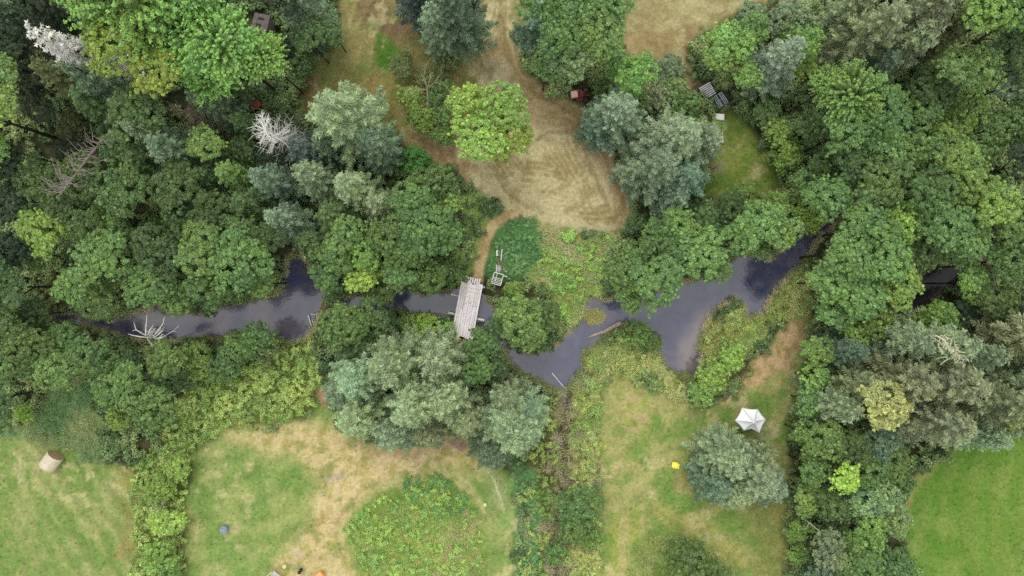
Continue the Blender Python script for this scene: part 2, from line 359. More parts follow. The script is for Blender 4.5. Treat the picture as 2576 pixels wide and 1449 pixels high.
reg = REG[:-1, :-1].ravel()
VV = np.stack([GX, GY, GZ], -1).reshape(-1, 3)
CC = np.concatenate([C.reshape(-1, 3), np.ones((H*W, 1))], 1)
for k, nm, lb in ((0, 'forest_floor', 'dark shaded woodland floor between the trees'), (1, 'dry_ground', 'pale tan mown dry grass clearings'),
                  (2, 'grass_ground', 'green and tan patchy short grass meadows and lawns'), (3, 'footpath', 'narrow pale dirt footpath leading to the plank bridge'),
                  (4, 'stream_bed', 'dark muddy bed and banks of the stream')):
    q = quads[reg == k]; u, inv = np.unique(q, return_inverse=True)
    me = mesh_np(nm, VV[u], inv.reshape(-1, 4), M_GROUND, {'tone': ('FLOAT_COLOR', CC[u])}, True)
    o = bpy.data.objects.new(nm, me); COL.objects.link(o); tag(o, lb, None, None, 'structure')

# ------------------------------------------------------------------ water
def water_mat():
    m = bpy.data.materials.new('stream_water'); n, b, o = nodes(m)
    tc = n.nodes.new('ShaderNodeTexCoord')
    x = n.nodes.new('ShaderNodeTexNoise'); x.inputs['Scale'].default_value = .5; x.inputs['Detail'].default_value = 7; x.inputs['Distortion'].default_value = 1.2
    n.links.new(tc.outputs['Object'], x.inputs['Vector'])
    cr = n.nodes.new('ShaderNodeValToRGB')
    cr.color_ramp.elements[0].position = .35; cr.color_ramp.elements[0].color = (.034, .043, .094, 1)
    cr.color_ramp.elements[1].position = .72; cr.color_ramp.elements[1].color = (.076, .072, .104, 1)
    n.links.new(x.outputs[0], cr.inputs[0])
    si = n.nodes.new('ShaderNodeAttribute'); si.attribute_name = 'silt'; mx = n.nodes.new('ShaderNodeMix'); mx.data_type = 'RGBA'
    mx.inputs['B'].default_value = (.21, .165, .15, 1); n.links.new(si.outputs['Fac'], mx.inputs['Factor']); n.links.new(cr.outputs[0], mx.inputs['A'])
    n.links.new(mx.outputs['Result'], b.inputs['Base Color'])
    b.inputs['Roughness'].default_value = .10; b.inputs['IOR'].default_value = 1.75
    w2 = n.nodes.new('ShaderNodeTexNoise'); w2.inputs['Scale'].default_value = 3.5; w2.inputs['Detail'].default_value = 3
    n.links.new(tc.outputs['Object'], w2.inputs['Vector'])
    bu = n.nodes.new('ShaderNodeBump'); bu.inputs['Strength'].default_value = .25; bu.inputs['Distance'].default_value = .03
    n.links.new(w2.outputs[0], bu.inputs['Height']); n.links.new(bu.outputs[0], b.inputs['Normal'])
    return m
M_WATER = water_mat()
def water(nm, poly, lb):
    xs = np.array([p[0] for p in poly]); ys = np.array([p[1] for p in poly])
    ax = np.arange(xs.min()-40, xs.max()+54, 14.); ay = np.arange(ys.min()-40, ys.max()+54, 14.)
    X, Y = np.meshgrid(ax, ay); s = sd_poly(poly, X, Y)
    hh, ww = X.shape; ii = np.arange(hh*ww).reshape(hh, ww)
    q = np.stack([ii[1:, :-1], ii[1:, 1:], ii[:-1, 1:], ii[:-1, :-1]], -1).reshape(-1, 4)
    keep = (s.ravel()[q].max(1) > -34); q = q[keep]; u, inv = np.unique(q, return_inverse=True)
    V = np.stack([(X.ravel()-1288)/28, (724.5-Y.ravel())/28, np.full(X.size, -.42)], -1)[u]
    wf = (fbm(X, Y, 1/40, 3, 301)-.5)*60
    sl_ = .75*sst(-34, 14, sd_line([(1858,770),(1800,800),(1762,840),(1735,880),(1740,920)], 14, X+wf, Y-wf*.5))
    sl_ = np.maximum(sl_, .38*sst(26, 0, s)*sst(.35, .6, fbm(X, Y, 1/30, 2, 303)))
    sl_ = np.maximum(sl_, .42*sst(-90, 20, sd_line([(380,820),(560,810),(740,800)], 20, X+wf, Y))*sst(.3, .6, fbm(X, Y, 1/60, 2, 302))+.0*X)
    o = bpy.data.objects.new(nm, mesh_np(nm, V, inv.reshape(-1, 4), M_WATER, {'silt': ('FLOAT', sl_.ravel()[u])})); COL.objects.link(o)
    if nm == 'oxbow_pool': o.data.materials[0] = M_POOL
    tag(o, lb, None, None, 'structure')
water('stream', STREAM, 'slow slate blue stream winding across the middle')
M_POOL = M_WATER.copy(); M_POOL.name = 'pool_water_painted_shade'  # darkened copy of stream water: tannin brown plus tree shade put into the colour
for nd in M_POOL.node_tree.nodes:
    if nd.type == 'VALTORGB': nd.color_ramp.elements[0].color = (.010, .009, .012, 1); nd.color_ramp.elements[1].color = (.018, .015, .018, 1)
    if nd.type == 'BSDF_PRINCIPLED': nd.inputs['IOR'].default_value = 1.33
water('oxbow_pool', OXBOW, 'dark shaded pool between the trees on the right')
water('small_pond', POND, 'tiny dark blue pond among trees on the upper right')

# ------------------------------------------------------------------ leaf materials
def leaf_mat(name, instancer=False, hue=.5):
    m = bpy.data.materials.new(name); n, b, o = nodes(m)
    if instancer:
        a = n.nodes.new('ShaderNodeAttribute'); a.attribute_type = 'INSTANCER'; a.attribute_name = 'col'; base = a.outputs['Color']
    else:
        a = n.nodes.new('ShaderNodeObjectInfo'); base = a.outputs['Color']
    sh = n.nodes.new('ShaderNodeAttribute'); sh.attribute_name = 'shade'
    ge = n.nodes.new('ShaderNodeNewGeometry')
    no = n.nodes.new('ShaderNodeTexNoise'); no.inputs['Scale'].default_value = .55; no.inputs['Detail'].default_value = 3
    n.links.new(ge.outputs['Position'], no.inputs['Vector'])
    mr = n.nodes.new('ShaderNodeMapRange'); mr.inputs[1].default_value = .35; mr.inputs[2].default_value = .68
    n.links.new(no.outputs[0], mr.inputs[0])
    warm = n.nodes.new('ShaderNodeVectorMath'); warm.operation = 'MULTIPLY'; warm.inputs[1].default_value = (1+.20*hue, 1+.12*hue, 1-.26*hue)
    cool = n.nodes.new('ShaderNodeVectorMath'); cool.operation = 'MULTIPLY'; cool.inputs[1].default_value = (1-.11*hue, 1-.07*hue, 1+.02*hue)
    n.links.new(base, warm.inputs[0]); n.links.new(base, cool.inputs[0])
    mx = n.nodes.new('ShaderNodeMix'); mx.data_type = 'VECTOR'
    n.links.new(mr.outputs[0], mx.inputs['Factor']); n.links.new(cool.outputs[0], mx.inputs[4]); n.links.new(warm.outputs[0], mx.inputs[5])
    sc = n.nodes.new('ShaderNodeVectorMath'); sc.operation = 'SCALE'
    n.links.new(mx.outputs[1], sc.inputs[0]); n.links.new(sh.outputs['Fac'], sc.inputs['Scale'])
    n.links.new(sc.outputs[0], b.inputs['Base Color'])
    b.inputs['Roughness'].default_value = .55; b.inputs['Specular IOR Level'].default_value = .25
    tr = n.nodes.new('ShaderNodeBsdfTranslucent'); n.links.new(sc.outputs[0], tr.inputs[0])
    ms = n.nodes.new('ShaderNodeMixShader'); ms.inputs[0].default_value = .28
    n.links.new(b.outputs[0], ms.inputs[1]); n.links.new(tr.outputs[0], ms.inputs[2]); n.links.new(ms.outputs[0], o.inputs[0])
    return m
M_LEAF = leaf_mat('leaf'); M_NEEDLE = leaf_mat('needle', hue=.3); M_SCAT = leaf_mat('undergrowth_leaf', True, .3)
def bark_mat(name, ca, cb, sc=6, rough=.9, objcol=False):
    m = bpy.data.materials.new(name); n, b, o = nodes(m)
    tc = n.nodes.new('ShaderNodeTexCoord')
    x = n.nodes.new('ShaderNodeTexNoise'); x.inputs['Scale'].default_value = sc; x.inputs['Detail'].default_value = 5
    n.links.new(tc.outputs['Object'], x.inputs['Vector'])
    cr = n.nodes.new('ShaderNodeValToRGB'); cr.color_ramp.elements[0].position = .32; cr.color_ramp.elements[1].position = .7
    cr.color_ramp.elements[0].color = ca if len(ca) == 4 else alb(ca); cr.color_ramp.elements[1].color = cb if len(cb) == 4 else alb(cb)
    n.links.new(x.outputs[0], cr.inputs[0]); n.links.new(cr.outputs[0], b.inputs['Base Color'])
    b.inputs['Roughness'].default_value = rough; b.inputs['Specular IOR Level'].default_value = .25
    bu = n.nodes.new('ShaderNodeBump'); bu.inputs['Strength'].default_value = .4; bu.inputs['Distance'].default_value = .02
    n.links.new(x.outputs[0], bu.inputs['Height']); n.links.new(bu.outputs[0], b.inputs['Normal'])
    return m
M_BARK = bark_mat('bark', (44, 40, 34), (66, 60, 52))
M_DEAD = bark_mat('bleached_wood', (196, 194, 188), (226, 224, 216))
M_DEADB = bark_mat('brown_dead_wood', (96, 78, 74), (138, 116, 108))
M_DEADG = bark_mat('grey_dead_wood', (128, 116, 108), (170, 158, 148))
M_LICHEN = bark_mat('lichen_wood', (170, 172, 138), (208, 208, 176))

# ------------------------------------------------------------------ crown meshes
def norm(a): return a/np.maximum(np.linalg.norm(a, axis=-1, keepdims=True), 1e-9)
def diamonds(c, u, v, shade, fold=.25):
    """leaf quads: centre c, long half axis u, short half axis v, tips pulled down a little"""
    nrm = np.cross(u, v)
    V = np.stack([c-u, c-v+nrm*0, c+u, c+v], 1)
    n = norm(nrm)*np.linalg.norm(v, axis=-1, keepdims=True)*fold
    V[:, 1] += n; V[:, 3] += n
    F = np.arange(len(c)*4).reshape(-1, 4)
    return V.reshape(-1, 3), F, np.repeat(shade, 4)
def join(parts):
    Vs, Fs, Ss = [], [], []; o = 0
    for V, F, S in parts:
        Vs.append(V); Fs.append(F+o); Ss.append(S); o += len(V)
    return np.concatenate(Vs), np.concatenate(Fs), np.concatenate(Ss)
def rdir(rng, n):
    return norm(rng.normal(size=(n, 3)))
def leaf_cloud(rng, cen, outw, rad, nl, size, shade_l, aspect=.62, squash=.8):
    """nl leaves round each lump centre; the leaves sit on the outward side of the lump"""
    N = len(cen)
    d = rdir(rng, N*nl).reshape(N, nl, 3)
    d = norm(d+outw[:, None]*.75+np.array([0, 0, .45]))
    rr = rad[:, None, None]*(rng.uniform(.55, 1.08, (N, nl, 1)))
    p = cen[:, None]+d*rr*np.array([1, 1, squash])
    nn = norm(d*1.2+rdir(rng, N*nl).reshape(N, nl, 3)*.5+np.array([0, 0, .3]))
    t = norm(np.cross(nn, rdir(rng, N*nl).reshape(N, nl, 3)))
    s = size*rng.uniform(.65, 1.3, (N, nl, 1))
    u = t*s; v = np.cross(nn, t)*s*aspect
    sh = (shade_l[:, None]*rng.uniform(.80, 1.22, (N, nl))*np.where(rng.random((N, nl)) < .06, 1.35, 1))
    return diamonds(p.reshape(-1, 3), u.reshape(-1, 3), v.reshape(-1, 3), sh.ravel())
def make_broad(rng, Rr, Hc, lump, nl, leaf, gaps=.12):
    """lumpy crown whose centre is at z=0; returns mesh arrays"""
    nlob = int(Rr*3.4)+4                                             # boughs of unequal size and height, open between them
    an = rng.uniform(0, 6.28)+np.arange(nlob)*2.4+rng.uniform(-.35, .35, nlob)
    rd = np.sqrt((np.arange(nlob)+.5)/nlob)*Rr*.74*rng.uniform(.8, 1.14, nlob)
    lob = np.stack([np.cos(an)*rd, np.sin(an)*rd, Hc*(.42*(1-(rd/Rr)**2)+rng.uniform(-.28, .24, nlob))], 1)
    lr = rng.uniform(.24, .44, nlob)*Rr*(Rr/2.4)**-.25
    pts = []; out = []
    for c, r_ in zip(lob, lr):
        n = int(4.6*(r_/lump)**2)+5
        d = rdir(rng, n*3); d = d[d[:, 2] > -.3][:n]
        k = rng.uniform(.72, 1.04, (len(d), 1))
        pts.append(c+d*k*r_*np.array([1, 1, .85])); out.append(d)
    p = np.concatenate(pts); d = np.concatenate(out)
    ok = np.ones(len(p), bool)                                        # drop lumps buried inside another lobe
    for c, r_ in zip(lob, lr):
        q = (p-c)/np.array([1, 1, .85]); ok &= np.linalg.norm(q, axis=1) > r_*.62
    ok &= rng.random(len(p)) > gaps
    p = p[ok]; d = d[ok]
    pick = rng.random(len(p)) < .5; q = p[pick]; e = norm(d[pick]+rdir(rng, pick.sum())*.5+np.array([0, 0, .1]))
    q = q+e*lump*rng.uniform(.8, 1.5, (len(q), 1))
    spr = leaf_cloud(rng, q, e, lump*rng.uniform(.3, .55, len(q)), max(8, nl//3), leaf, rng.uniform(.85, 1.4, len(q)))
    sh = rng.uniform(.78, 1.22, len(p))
    return join([leaf_cloud(rng, p, d, lump*rng.uniform(.5, 1.25, len(p)), nl, leaf, sh), spr])
def make_shooty(rng, Rr, Hc, n, leaf):
    """crown of upright-outward leafy shoots with paler young tips"""
    d = rdir(rng, n*3); d = d[d[:, 2] > -.15][:n]
    lump = fbmang = 1+.22*np.sin(np.arctan2(d[:, 1], d[:, 0])*5+rng.uniform(0, 6))
    base = d*np.array([Rr, Rr, Hc])*(rng.uniform(.45, .9, (len(d), 1)))*lump[:, None]
    direc = norm(d*np.array([1, 1, .55])+rdir(rng, len(d))*.3+np.array([0, 0, .15]))
    parts = []
    for k, t in enumerate(np.linspace(0, 1, 6)):
        c = base+direc*t*1.7+np.array([0, 0, -.22])*(t-.5)**2
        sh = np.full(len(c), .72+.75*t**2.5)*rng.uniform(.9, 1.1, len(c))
        parts.append(leaf_cloud(rng, c, direc, np.full(len(c), .32-.13*t), 15, leaf, sh))
    return join(parts)
def make_conifer(rng, Rr, Hh, dens=1.0, blade=.20, droop=.35, apexes=1, round_=.75):
    """z=0 is the foot; whorls of feathered boughs with needle sprays"""
    parts = []
    nw = int(Hh/.36*dens)
    c, u, v, sh = [], [], [], []
    for i in range(nw):
        f = (i+rng.uniform(-.3, .3))/nw; f = min(max(f, 0), 1)
        z = Hh*(.12+.88*f)
        L = Rr*(1-f)**round_*rng.uniform(.85, 1.08)+.14
        nb = int(7+4*(1-f))
        a0 = rng.uniform(0, 6.28)
        for b in range(nb):
            if rng.random() < .08: continue
            a = a0+b*6.283/nb+rng.uniform(-.25, .25); Lb = L*rng.uniform(.7, 1.18)
            dr = np.array([math.cos(a), math.sin(a), 0]); sd = np.array([-dr[1], dr[0], 0])
            ns = max(3, int(Lb/.17))
            t = np.linspace(.12, 1, ns)
            zz = z+Lb*(.30*t-droop*t**1.6+.22*t**4)+.15*rng.normal()
            pos = dr*(t*Lb)[:, None]; pos[:, 2] = zz
            bs = rng.uniform(.8, 1.2)
            for side in (-1, 0, 1):
                tw = np.maximum(.10, .42*Lb*(1-t)**.8*.75+.10) if side else np.full(ns, .14)
                tw = np.minimum(tw, .62)
                for s_ in range(3 if side else 1):
                    q = (s_+.6)/3 if side else .5
                    dd = norm(dr*.75+sd*side*.9+np.array([0, 0, -.16])+rng.normal(size=(ns, 3))*.22)
                    cc = pos+dd*(tw*q)[:, None]
                    cc[:, 2] += rng.normal(size=ns)*.035
                    ln = blade*rng.uniform(.6, 1.25, (ns, 1))
                    nn = norm(np.array([0, 0, 1.])+rng.normal(size=(ns, 3))*.45)
                    c.append(cc); u.append(dd*ln); v.append(norm(np.cross(nn, dd))*ln*.30)
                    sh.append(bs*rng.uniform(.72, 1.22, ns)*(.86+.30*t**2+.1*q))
    return diamonds(np.concatenate(c), np.concatenate(u), np.concatenate(v), np.concatenate(sh), .1)
def crown_mesh(name, arr, mat):
    V, F, S = arr
    return mesh_np(name, V, F, mat, {'shade': ('FLOAT', S)})
rg = np.random.default_rng(11)
BROAD = {}
for key, Rr, Hc, lump, nl, leaf, cnt in (('xs', 1.1, .85, .28, 42, .072, 3), ('s', 1.7, 1.25, .33, 58, .078, 4), ('m', 2.4, 1.7, .36, 66, .082, 9), ('l', 3.2, 2.2, .38, 68, .086, 6)):
    BROAD[key] = (Rr, [crown_mesh('crown', make_broad(rg, Rr, Hc, lump, nl, leaf), M_LEAF) for _ in range(cnt)])
SHOOT = [crown_mesh('crown', make_shooty(rg, 3.3, 2.6, 420, .085), M_LEAF) for _ in range(3)]
CONIF = {}
for key, Rr, Hh, cnt in (('s', 1.4, 6.0, 3), ('m', 2.1, 9.0, 4), ('l', 3.0, 11.0, 3)):
    CONIF[key] = (Rr, Hh, [crown_mesh('crown', make_conifer(rg, Rr, Hh, dens={'s': 1, 'm': .8, 'l': .78}[key], blade={'s': .15, 'm': .17, 'l': .19}[key], round_=.62), M_NEEDLE) for _ in range(cnt)])
def trunk_mesh(h, r, limbs, seed):
    rn = random.Random(seed); mb = MB()
    pts = [(0, 0, -.2)]
    x = y = 0
    for i in range(1, 6):
        x += rn.uniform(-.06, .06)*h*.2; y += rn.uniform(-.06, .06)*h*.2; pts.append((x, y, h*i/5))
    mb.tube(pts, [r*(1-.16*i) for i in range(6)], 7)
    for k in range(limbs):
        i = rn.randint(2, 4); p = Vector(pts[i]); a = 6.283*k/max(limbs, 1)+rn.uniform(-.4, .4); L = h*rn.uniform(.25, .42)
        q = p+Vector((math.cos(a)*L*.5, math.sin(a)*L*.5, L*.35)); e = p+Vector((math.cos(a)*L, math.sin(a)*L, L*.5))
        mb.tube([p, q, e], [r*.5, r*.3, r*.1], 5)
    me = bpy.data.meshes.new('trunk'); me.from_pydata([tuple(v) for v in mb.v], [], mb.f); me.update(); me.materials.append(M_BARK)
    return me
TR_B = [trunk_mesh(1, .05, 6, i) for i in range(3)]
TR_C = [trunk_mesh(1, .022, 0, i+9) for i in range(2)]

# ------------------------------------------------------------------ tree catalogue
COLS = {'dk': ((60, 74, 54), 'very dark green'), 'dg': ((84, 108, 62), 'dark green'), 'ag': ((100, 130, 70), 'mid green'), 'g': ((112, 142, 70), 'fresh green'),
        'pg': ((112, 138, 90), 'pale green'), 'bg': ((106, 142, 68), 'bright green'), 'vg': ((84, 142, 62), 'vivid green'), 'yg': ((140, 162, 68), 'yellow green'),
        'YG': ((142, 172, 64), 'bright yellow'), 'te': ((96, 118, 90), 'teal green'), 'bl': ((114, 134, 104), 'blue green'), 'BL': ((130, 150, 124), 'pale blue green'),
        'gg': ((122, 138, 100), 'grey green'), 'ol': ((98, 108, 64), 'olive'), 'br': ((126, 134, 98), 'brownish grey green'), 'lt': ((124, 146, 106), 'light grey green'),
        'sv': ((196, 200, 200), 'silver white'), 'db': ((84, 100, 92), 'dark blue grey'), 'be': ((144, 152, 92), 'pale olive'), 'lg': ((124, 156, 72), 'lime green')}
# kind, x, y, apparent radius, height, colour   (survey sheet units for x, y, radius; metres for height)
T = """m 400 35 135 14 bg;m 600 152 94 13 bg;m 245 -5 70 13 bg;m 515 0 92 14 bg;m 694 172 58 11 bg;m 520 130 95 12 bg;m 560 215 62 9 bg;b 358 158 78 13 yg;b 450 214 72 12 yg
s 262 168 54 13 sv;b -5 300 112 12 g;b 70 215 44 11 ag;b 30 380 50 9 g;s 30 30 66 12 dk;s 128 95 48 13 te;b 60 135 66 9 dk;b 150 25 60 10 dk;s 205 70 52 9 dk;b -20 165 50 8 dk;b 130 180 50 8 dk
s 232 232 52 11 ol;s 335 245 46 12 te;b 385 305 72 9 dg;s 295 285 58 9 dg;u 180 315 40 4 ol;b 120 270 50 6 dk;b 200 380 45 5 dk;s 575 280 46 9 te;s 600 235 28 7 dg;s 640 326 34 7 dg
s 480 395 62 10 te;s 436 362 34 11 bl;b 545 370 48 8 ag;s 405 430 56 8 dg;b 330 400 56 7 dg;s 612 455 50 8 g;s 712 462 50 10 bl;s 818 465 50 10 gg;s 905 482 60 11 lt;s 962 525 52 9 gg
s 795 400 48 8 db;s 900 320 98 13 lt;s 962 375 56 9 te;s 742 562 50 9 bl;s 860 555 56 8 dg;s 655 520 58 8 dg;s 835 385 40 8 te;s 560 450 45 7 dg;b 690 390 45 5 dk;b 620 380 40 6 dg
b 40 420 56 8 dk;b 40 500 58 7 dk;b 115 455 56 7 dg;b 250 450 64 8 dg;b 335 480 64 8 dg;b 180 520 56 7 dg;b 150 585 70 7 lg;b 240 570 56 7 dg;b 100 640 45 5 ag;b 300 545 54 6 ag
u 372 600 54 5 g;b 470 480 64 8 dg;b 560 540 64 8 dg;b 480 560 56 7 dg;b 620 600 58 8 ag;b 295 645 70 8 ag;b 425 635 64 8 dg;b 215 725 58 6 ag;b 275 755 54 6 ag;b 395 715 70 7 ag
b 545 640 74 9 ag;b 640 655 74 9 ag;b 565 715 74 8 ag;b 465 742 60 6 ag;b 690 612 46 8 dg;b 672 712 44 7 ag;u 478 625 26 6 yg;b 30 640 64 7 dk;b 40 722 74 8 dg;b 95 790 48 5 dg;b 62 788 46 4 dg;b 15 775 40 5 dg;b 25 810 62 7 dg
b 100 862 66 6 ag;b 38 905 62 6 ag;b 185 850 44 5 ag;b 242 885 54 6 ag;b 165 925 54 6 ag;b 300 915 50 5 ag;b 300 965 52 5 ag;b 15 1000 66 6 dg;u 55 1042 22 4 YG;b 400 1010 60 7 ag;b 350 960 50 6 ag
b 430 905 52 5 ag;u 500 905 48 4 g;u 560 925 52 4 ag;b 650 845 42 5 ag;b 598 878 40 4 ag;u 382 1060 40 4 ag
u 292 1050 34 4 lg;u 400 1230 42 3 lg;u 425 1312 42 3 yg;u 400 1400 46 3 lg;u 445 1180 34 3 lg;u 420 1445 36 3 bg
s 790 58 50 11 te;b 728 8 56 10 dk;b 790 112 46 7 dg;b 842 90 34 6 dg;u 735 115 34 4 dk;s 1052 15 48 12 db;s 1150 62 80 12 te;b 1190 0 58 13 ag;s 1115 92 50 10 bl;b 760 165 34 4 dg
u 1010 165 34 3 ol;u 1035 245 38 4 yg;u 1062 300 40 4 lg;u 1112 235 42 5 dg;u 1120 165 34 3 ol;u 1075 195 30 3 ol;u 1105 285 36 4 ag;b 1190 285 64 8 yg;b 1262 286 66 9 lg;b 1203 362 66 9 lg;b 1275 358 62 8 yg;u 1046 408 40 4 vg;u 1110 335 30 3 g
b 1092 468 56 7 ag;b 1040 515 54 8 ag;b 1122 512 46 6 g;b 1072 582 68 8 ag;b 1124 602 48 7 ag;b 990 600 56 8 ag;u 1002 640 22 8 YG;b 930 640 48 7 lg;b 915 702 48 6 yg;b 862 640 50 7 ag
b 830 690 46 6 ag;b 1012 680 54 7 ag;b 1080 690 54 5.5 ag;b 1130 684 38 3.6 ag;b 880 598 50 8 ag;b 800 622 42 7 dg;b 960 738 40 5 dg;b 1148 655 24 3 g;b 838 740 26 4 ag;b 1040 632 40 8 ag
b 872 818 66 7 ag;b 942 800 52 6 dg;b 902 878 54 6 dg;u 1080 825 42 2.5 YG;u 1030 812 30 2 lg;u 1122 832 26 2 lg;b 985 815 26 3 dg
s 930 935 82 10 lt;s 1012 905 82 12 lt;s 1102 905 72 10 gg;s 1062 985 90 12 lt;s 925 1020 76 10 lt;s 1132 992 72 11 lt;s 1010 1062 66 9 gg;s 878 985 46 8 gg;s 1282 1045 88 11 lt;s 1240 1112 56 8 te;s 1330 1022 44 7 bl;s 1280 992 46 8 gg;s 1085 1070 48 7 gg;s 1180 1050 50 8 gg
b 1212 868 46 5 ag;b 1202 928 46 6 ag;b 1252 922 32 5 dg;b 1314 800 63 7 ag;b 1325 842 48 6 g;b 1262 812 34 5 dg;b 1370 800 44 5 ag;u 1292 730 22 2 lg
b 1350 28 56 9 ag;b 1450 38 68 9 ag;b 1542 42 52 8 ag;b 1402 118 66 9 ag;b 1500 112 66 9 ag;b 1440 168 62 8 pg;b 1372 188 46 7 ag;b 1540 172 44 6 ag;s 1358 76 38 10 BL;b 1322 110 36 6 te;b 1520 215 34 4 dg
b 1590 196 50 7 bg;u 1600 262 38 6 bg;s 1545 300 74 8 bl;s 1502 335 38 6 te;s 1680 372 84 10 bl;s 1640 440 78 9 bl;s 1702 452 72 8 te;s 1742 366 60 8 bl;s 1590 440 38 6 bl;s 1680 500 52 6 bl
u 1682 180 42 4 gg;u 1640 245 42 5 gg;u 1708 262 50 4 ag;u 1735 322 36 4 ag;u 1798 322 22 2 lg;u 1640 312 32 4 dk;u 1690 225 40 4 pg;b 1830 122 64 7 g;b 1795 158 44 6 g;b 1882 92 46 7 ag;b 1868 200 36 6 g
s 1928 190 60 10 BL;u 1962 60 46 5 gg;u 1900 40 42 4 gg;b 2006 122 36 8 bg;b 1975 150 34 6 g;b 2005 175 36 6 lg;u 1755 430 28 2.5 yg;u 2000 30 46 5 gg;u 1990 95 34 5 ag;u 1930 280 36 4 dg;u 1960 330 40 4 g;u 1985 395 38 4 lg;u 1950 395 22 3 bg
s 2132 120 76 13 gg;s 2205 152 72 12 gg;s 2235 108 76 14 br;s 2100 62 56 10 gg;s 2150 200 56 9 te;s 2190 18 60 12 dk;s 2272 30 60 13 dk;s 2340 105 52 11 ol;b 2395 62 76 13 lg;b 2462 62 72 13 bg;b 2532 62 60 12 dg;b 2512 145 58 10 dg
b 2382 198 66 10 ag;b 2300 232 56 8 dg;m 2105 258 78 10 g;m 2050 240 46 9 g;b 2180 302 70 9 ag;b 2092 350 70 9 ag;b 2200 378 62 8 ag;b 2022 330 46 5 dg;b 2280 292 50 7 ag;b 2500 222 56 8 te;b 2560 205 54 9 dg;b 2540 308 58 7 ag
b 2480 338 54 6 ag;b 2402 302 54 6 g;b 2290 390 52 7 ag;b 2360 365 50 6 g;b 2430 400 54 6 ag;u 2440 262 44 3 g;s 2560 0 50 12 dk;b 2350 260 40 6 dg;b 2060 310 40 7 dg
b 2052 422 48 6 dg;b 2062 508 62 8 ag;b 2012 462 36 5 ag;b 2182 468 70 9 ag;b 2120 430 50 8 dg;b 2292 500 72 9 ag;b 2378 452 78 9 g;b 2452 520 70 9 g;b 2330 572 70 9 ag;b 2402 592 62 8 ag;b 2242 560 54 8 lg;b 2152 580 76 9 ag;b 2095 640 70 9 ag
b 2195 655 72 9 ag;b 2072 712 58 8 ag;b 2135 738 70 8 ag;b 2225 722 56 8 g;b 2180 790 46 7 g;b 2090 790 50 6 ag;b 2540 420 58 8 dk;b 2565 528 52 8 dg;b 2512 600 60 8 ag;b 2492 665 52 8 ag;b 2570 655 48 8 dg;b 2422 712 44 6 g;b 2482 762 60 7 dg
b 2562 762 54 7 dk;b 2342 790 42 7 bg;b 2298 806 30 6 lg;b 2402 790 46 5 dk;b 2295 640 48 7 dg;b 2365 640 44 7 ag;b 2540 350 46 6 ag;b 2260 620 40 7 ag;u 2390 850 50 5 vg;u 2440 830 44 5 g
b 1902 560 64 7 ag;b 1958 590 46 7 ag;b 1850 600 52 6 ag;b 1935 520 44 5 g;b 1832 540 48 5 dg;b 1742 640 68 7 ag;b 1790 682 44 6 ag;b 1702 580 54 6 ag;b 1642 592 44 5 ag;b 1582 682 66 7 ag;b 1642 712 72 8 ag;b 1612 642 56 7 ag;b 1765 562 48 5 dg;b 1740 520 50 4 dg;b 1870 500 40 4 g;b 1580 745 40 6 ag;b 1690 640 44 7 ag;b 1600 560 30 3 dg;b 1900 620 34 5 ag
u 1608 842 32 3 g;u 1640 862 26 2.5 ag;u 1790 942 40 2.6 lg;u 1842 892 38 3 lg;u 1765 985 36 2.5 g;u 2045 560 26 3 yg;u 2020 520 34 3 lg
s 2192 850 68 11 gg;s 2272 852 72 12 gg;s 2212 942 80 12 br;s 2302 952 84 13 br;s 2128 962 60 9 gg;s 2292 1042 74 12 br;s 2400 1002 80 13 gg;s 2402 1070 54 10 lt;b 2180 1008 66 10 be;s 2462 962 56 12 gg;s 2482 842 68 13 br;s 2552 882 66 13 gg
s 2572 962 56 12 te;s 2345 880 60 12 te;b 2500 1032 34 9 yg;s 2070 1012 56 9 gg;s 2480 1050 46 9 br;s 2100 880 50 8 te
b 2030 1010 38 5 ag;b 2012 1085 36 5 g;b 2052 1102 50 7 ag;b 2122 1112 50 7 dg;b 2182 1095 52 7 te;b 2032 1172 46 6 ag;b 2100 1190 36 8 YG;b 2152 1175 52 7 ag;b 2212 1152 54 6 ag;b 2172 1242 58 7 pg;b 2082 1262 48 6 dg;b 2022 1252 38 5 g
b 2158 1330 58 7 bg;b 2232 1300 44 5 pg;b 2062 1362 60 7 gg;b 2012 1335 30 4 lg;b 2142 1402 54 7 ag;b 2222 1402 52 6 ag;b 2042 1442 48 6 te;b 2122 1450 50 6 bg;b 2272 1432 36 5 lg;b 2250 1215 40 5 ag;b 2050 880 44 5 ag;b 2040 950 38 5 g;b 2140 840 40 6 g;b 2010 1400 28 4 lg
s 1808 1142 72 7 gg;s 1872 1186 74 8 gg;s 1792 1205 56 6 te;s 1893 1152 46 6 gg;s 1915 1210 48 6 bl;s 1838 1222 52 6 lt;b 1458 1262 54 4 ag;b 1442 1330 44 3 ag;b 1742 1430 72 4 ag;b 1800 1448 46 4 ag;u 1400 1390 34 2.5 g;u 1490 1350 30 2 lg"""
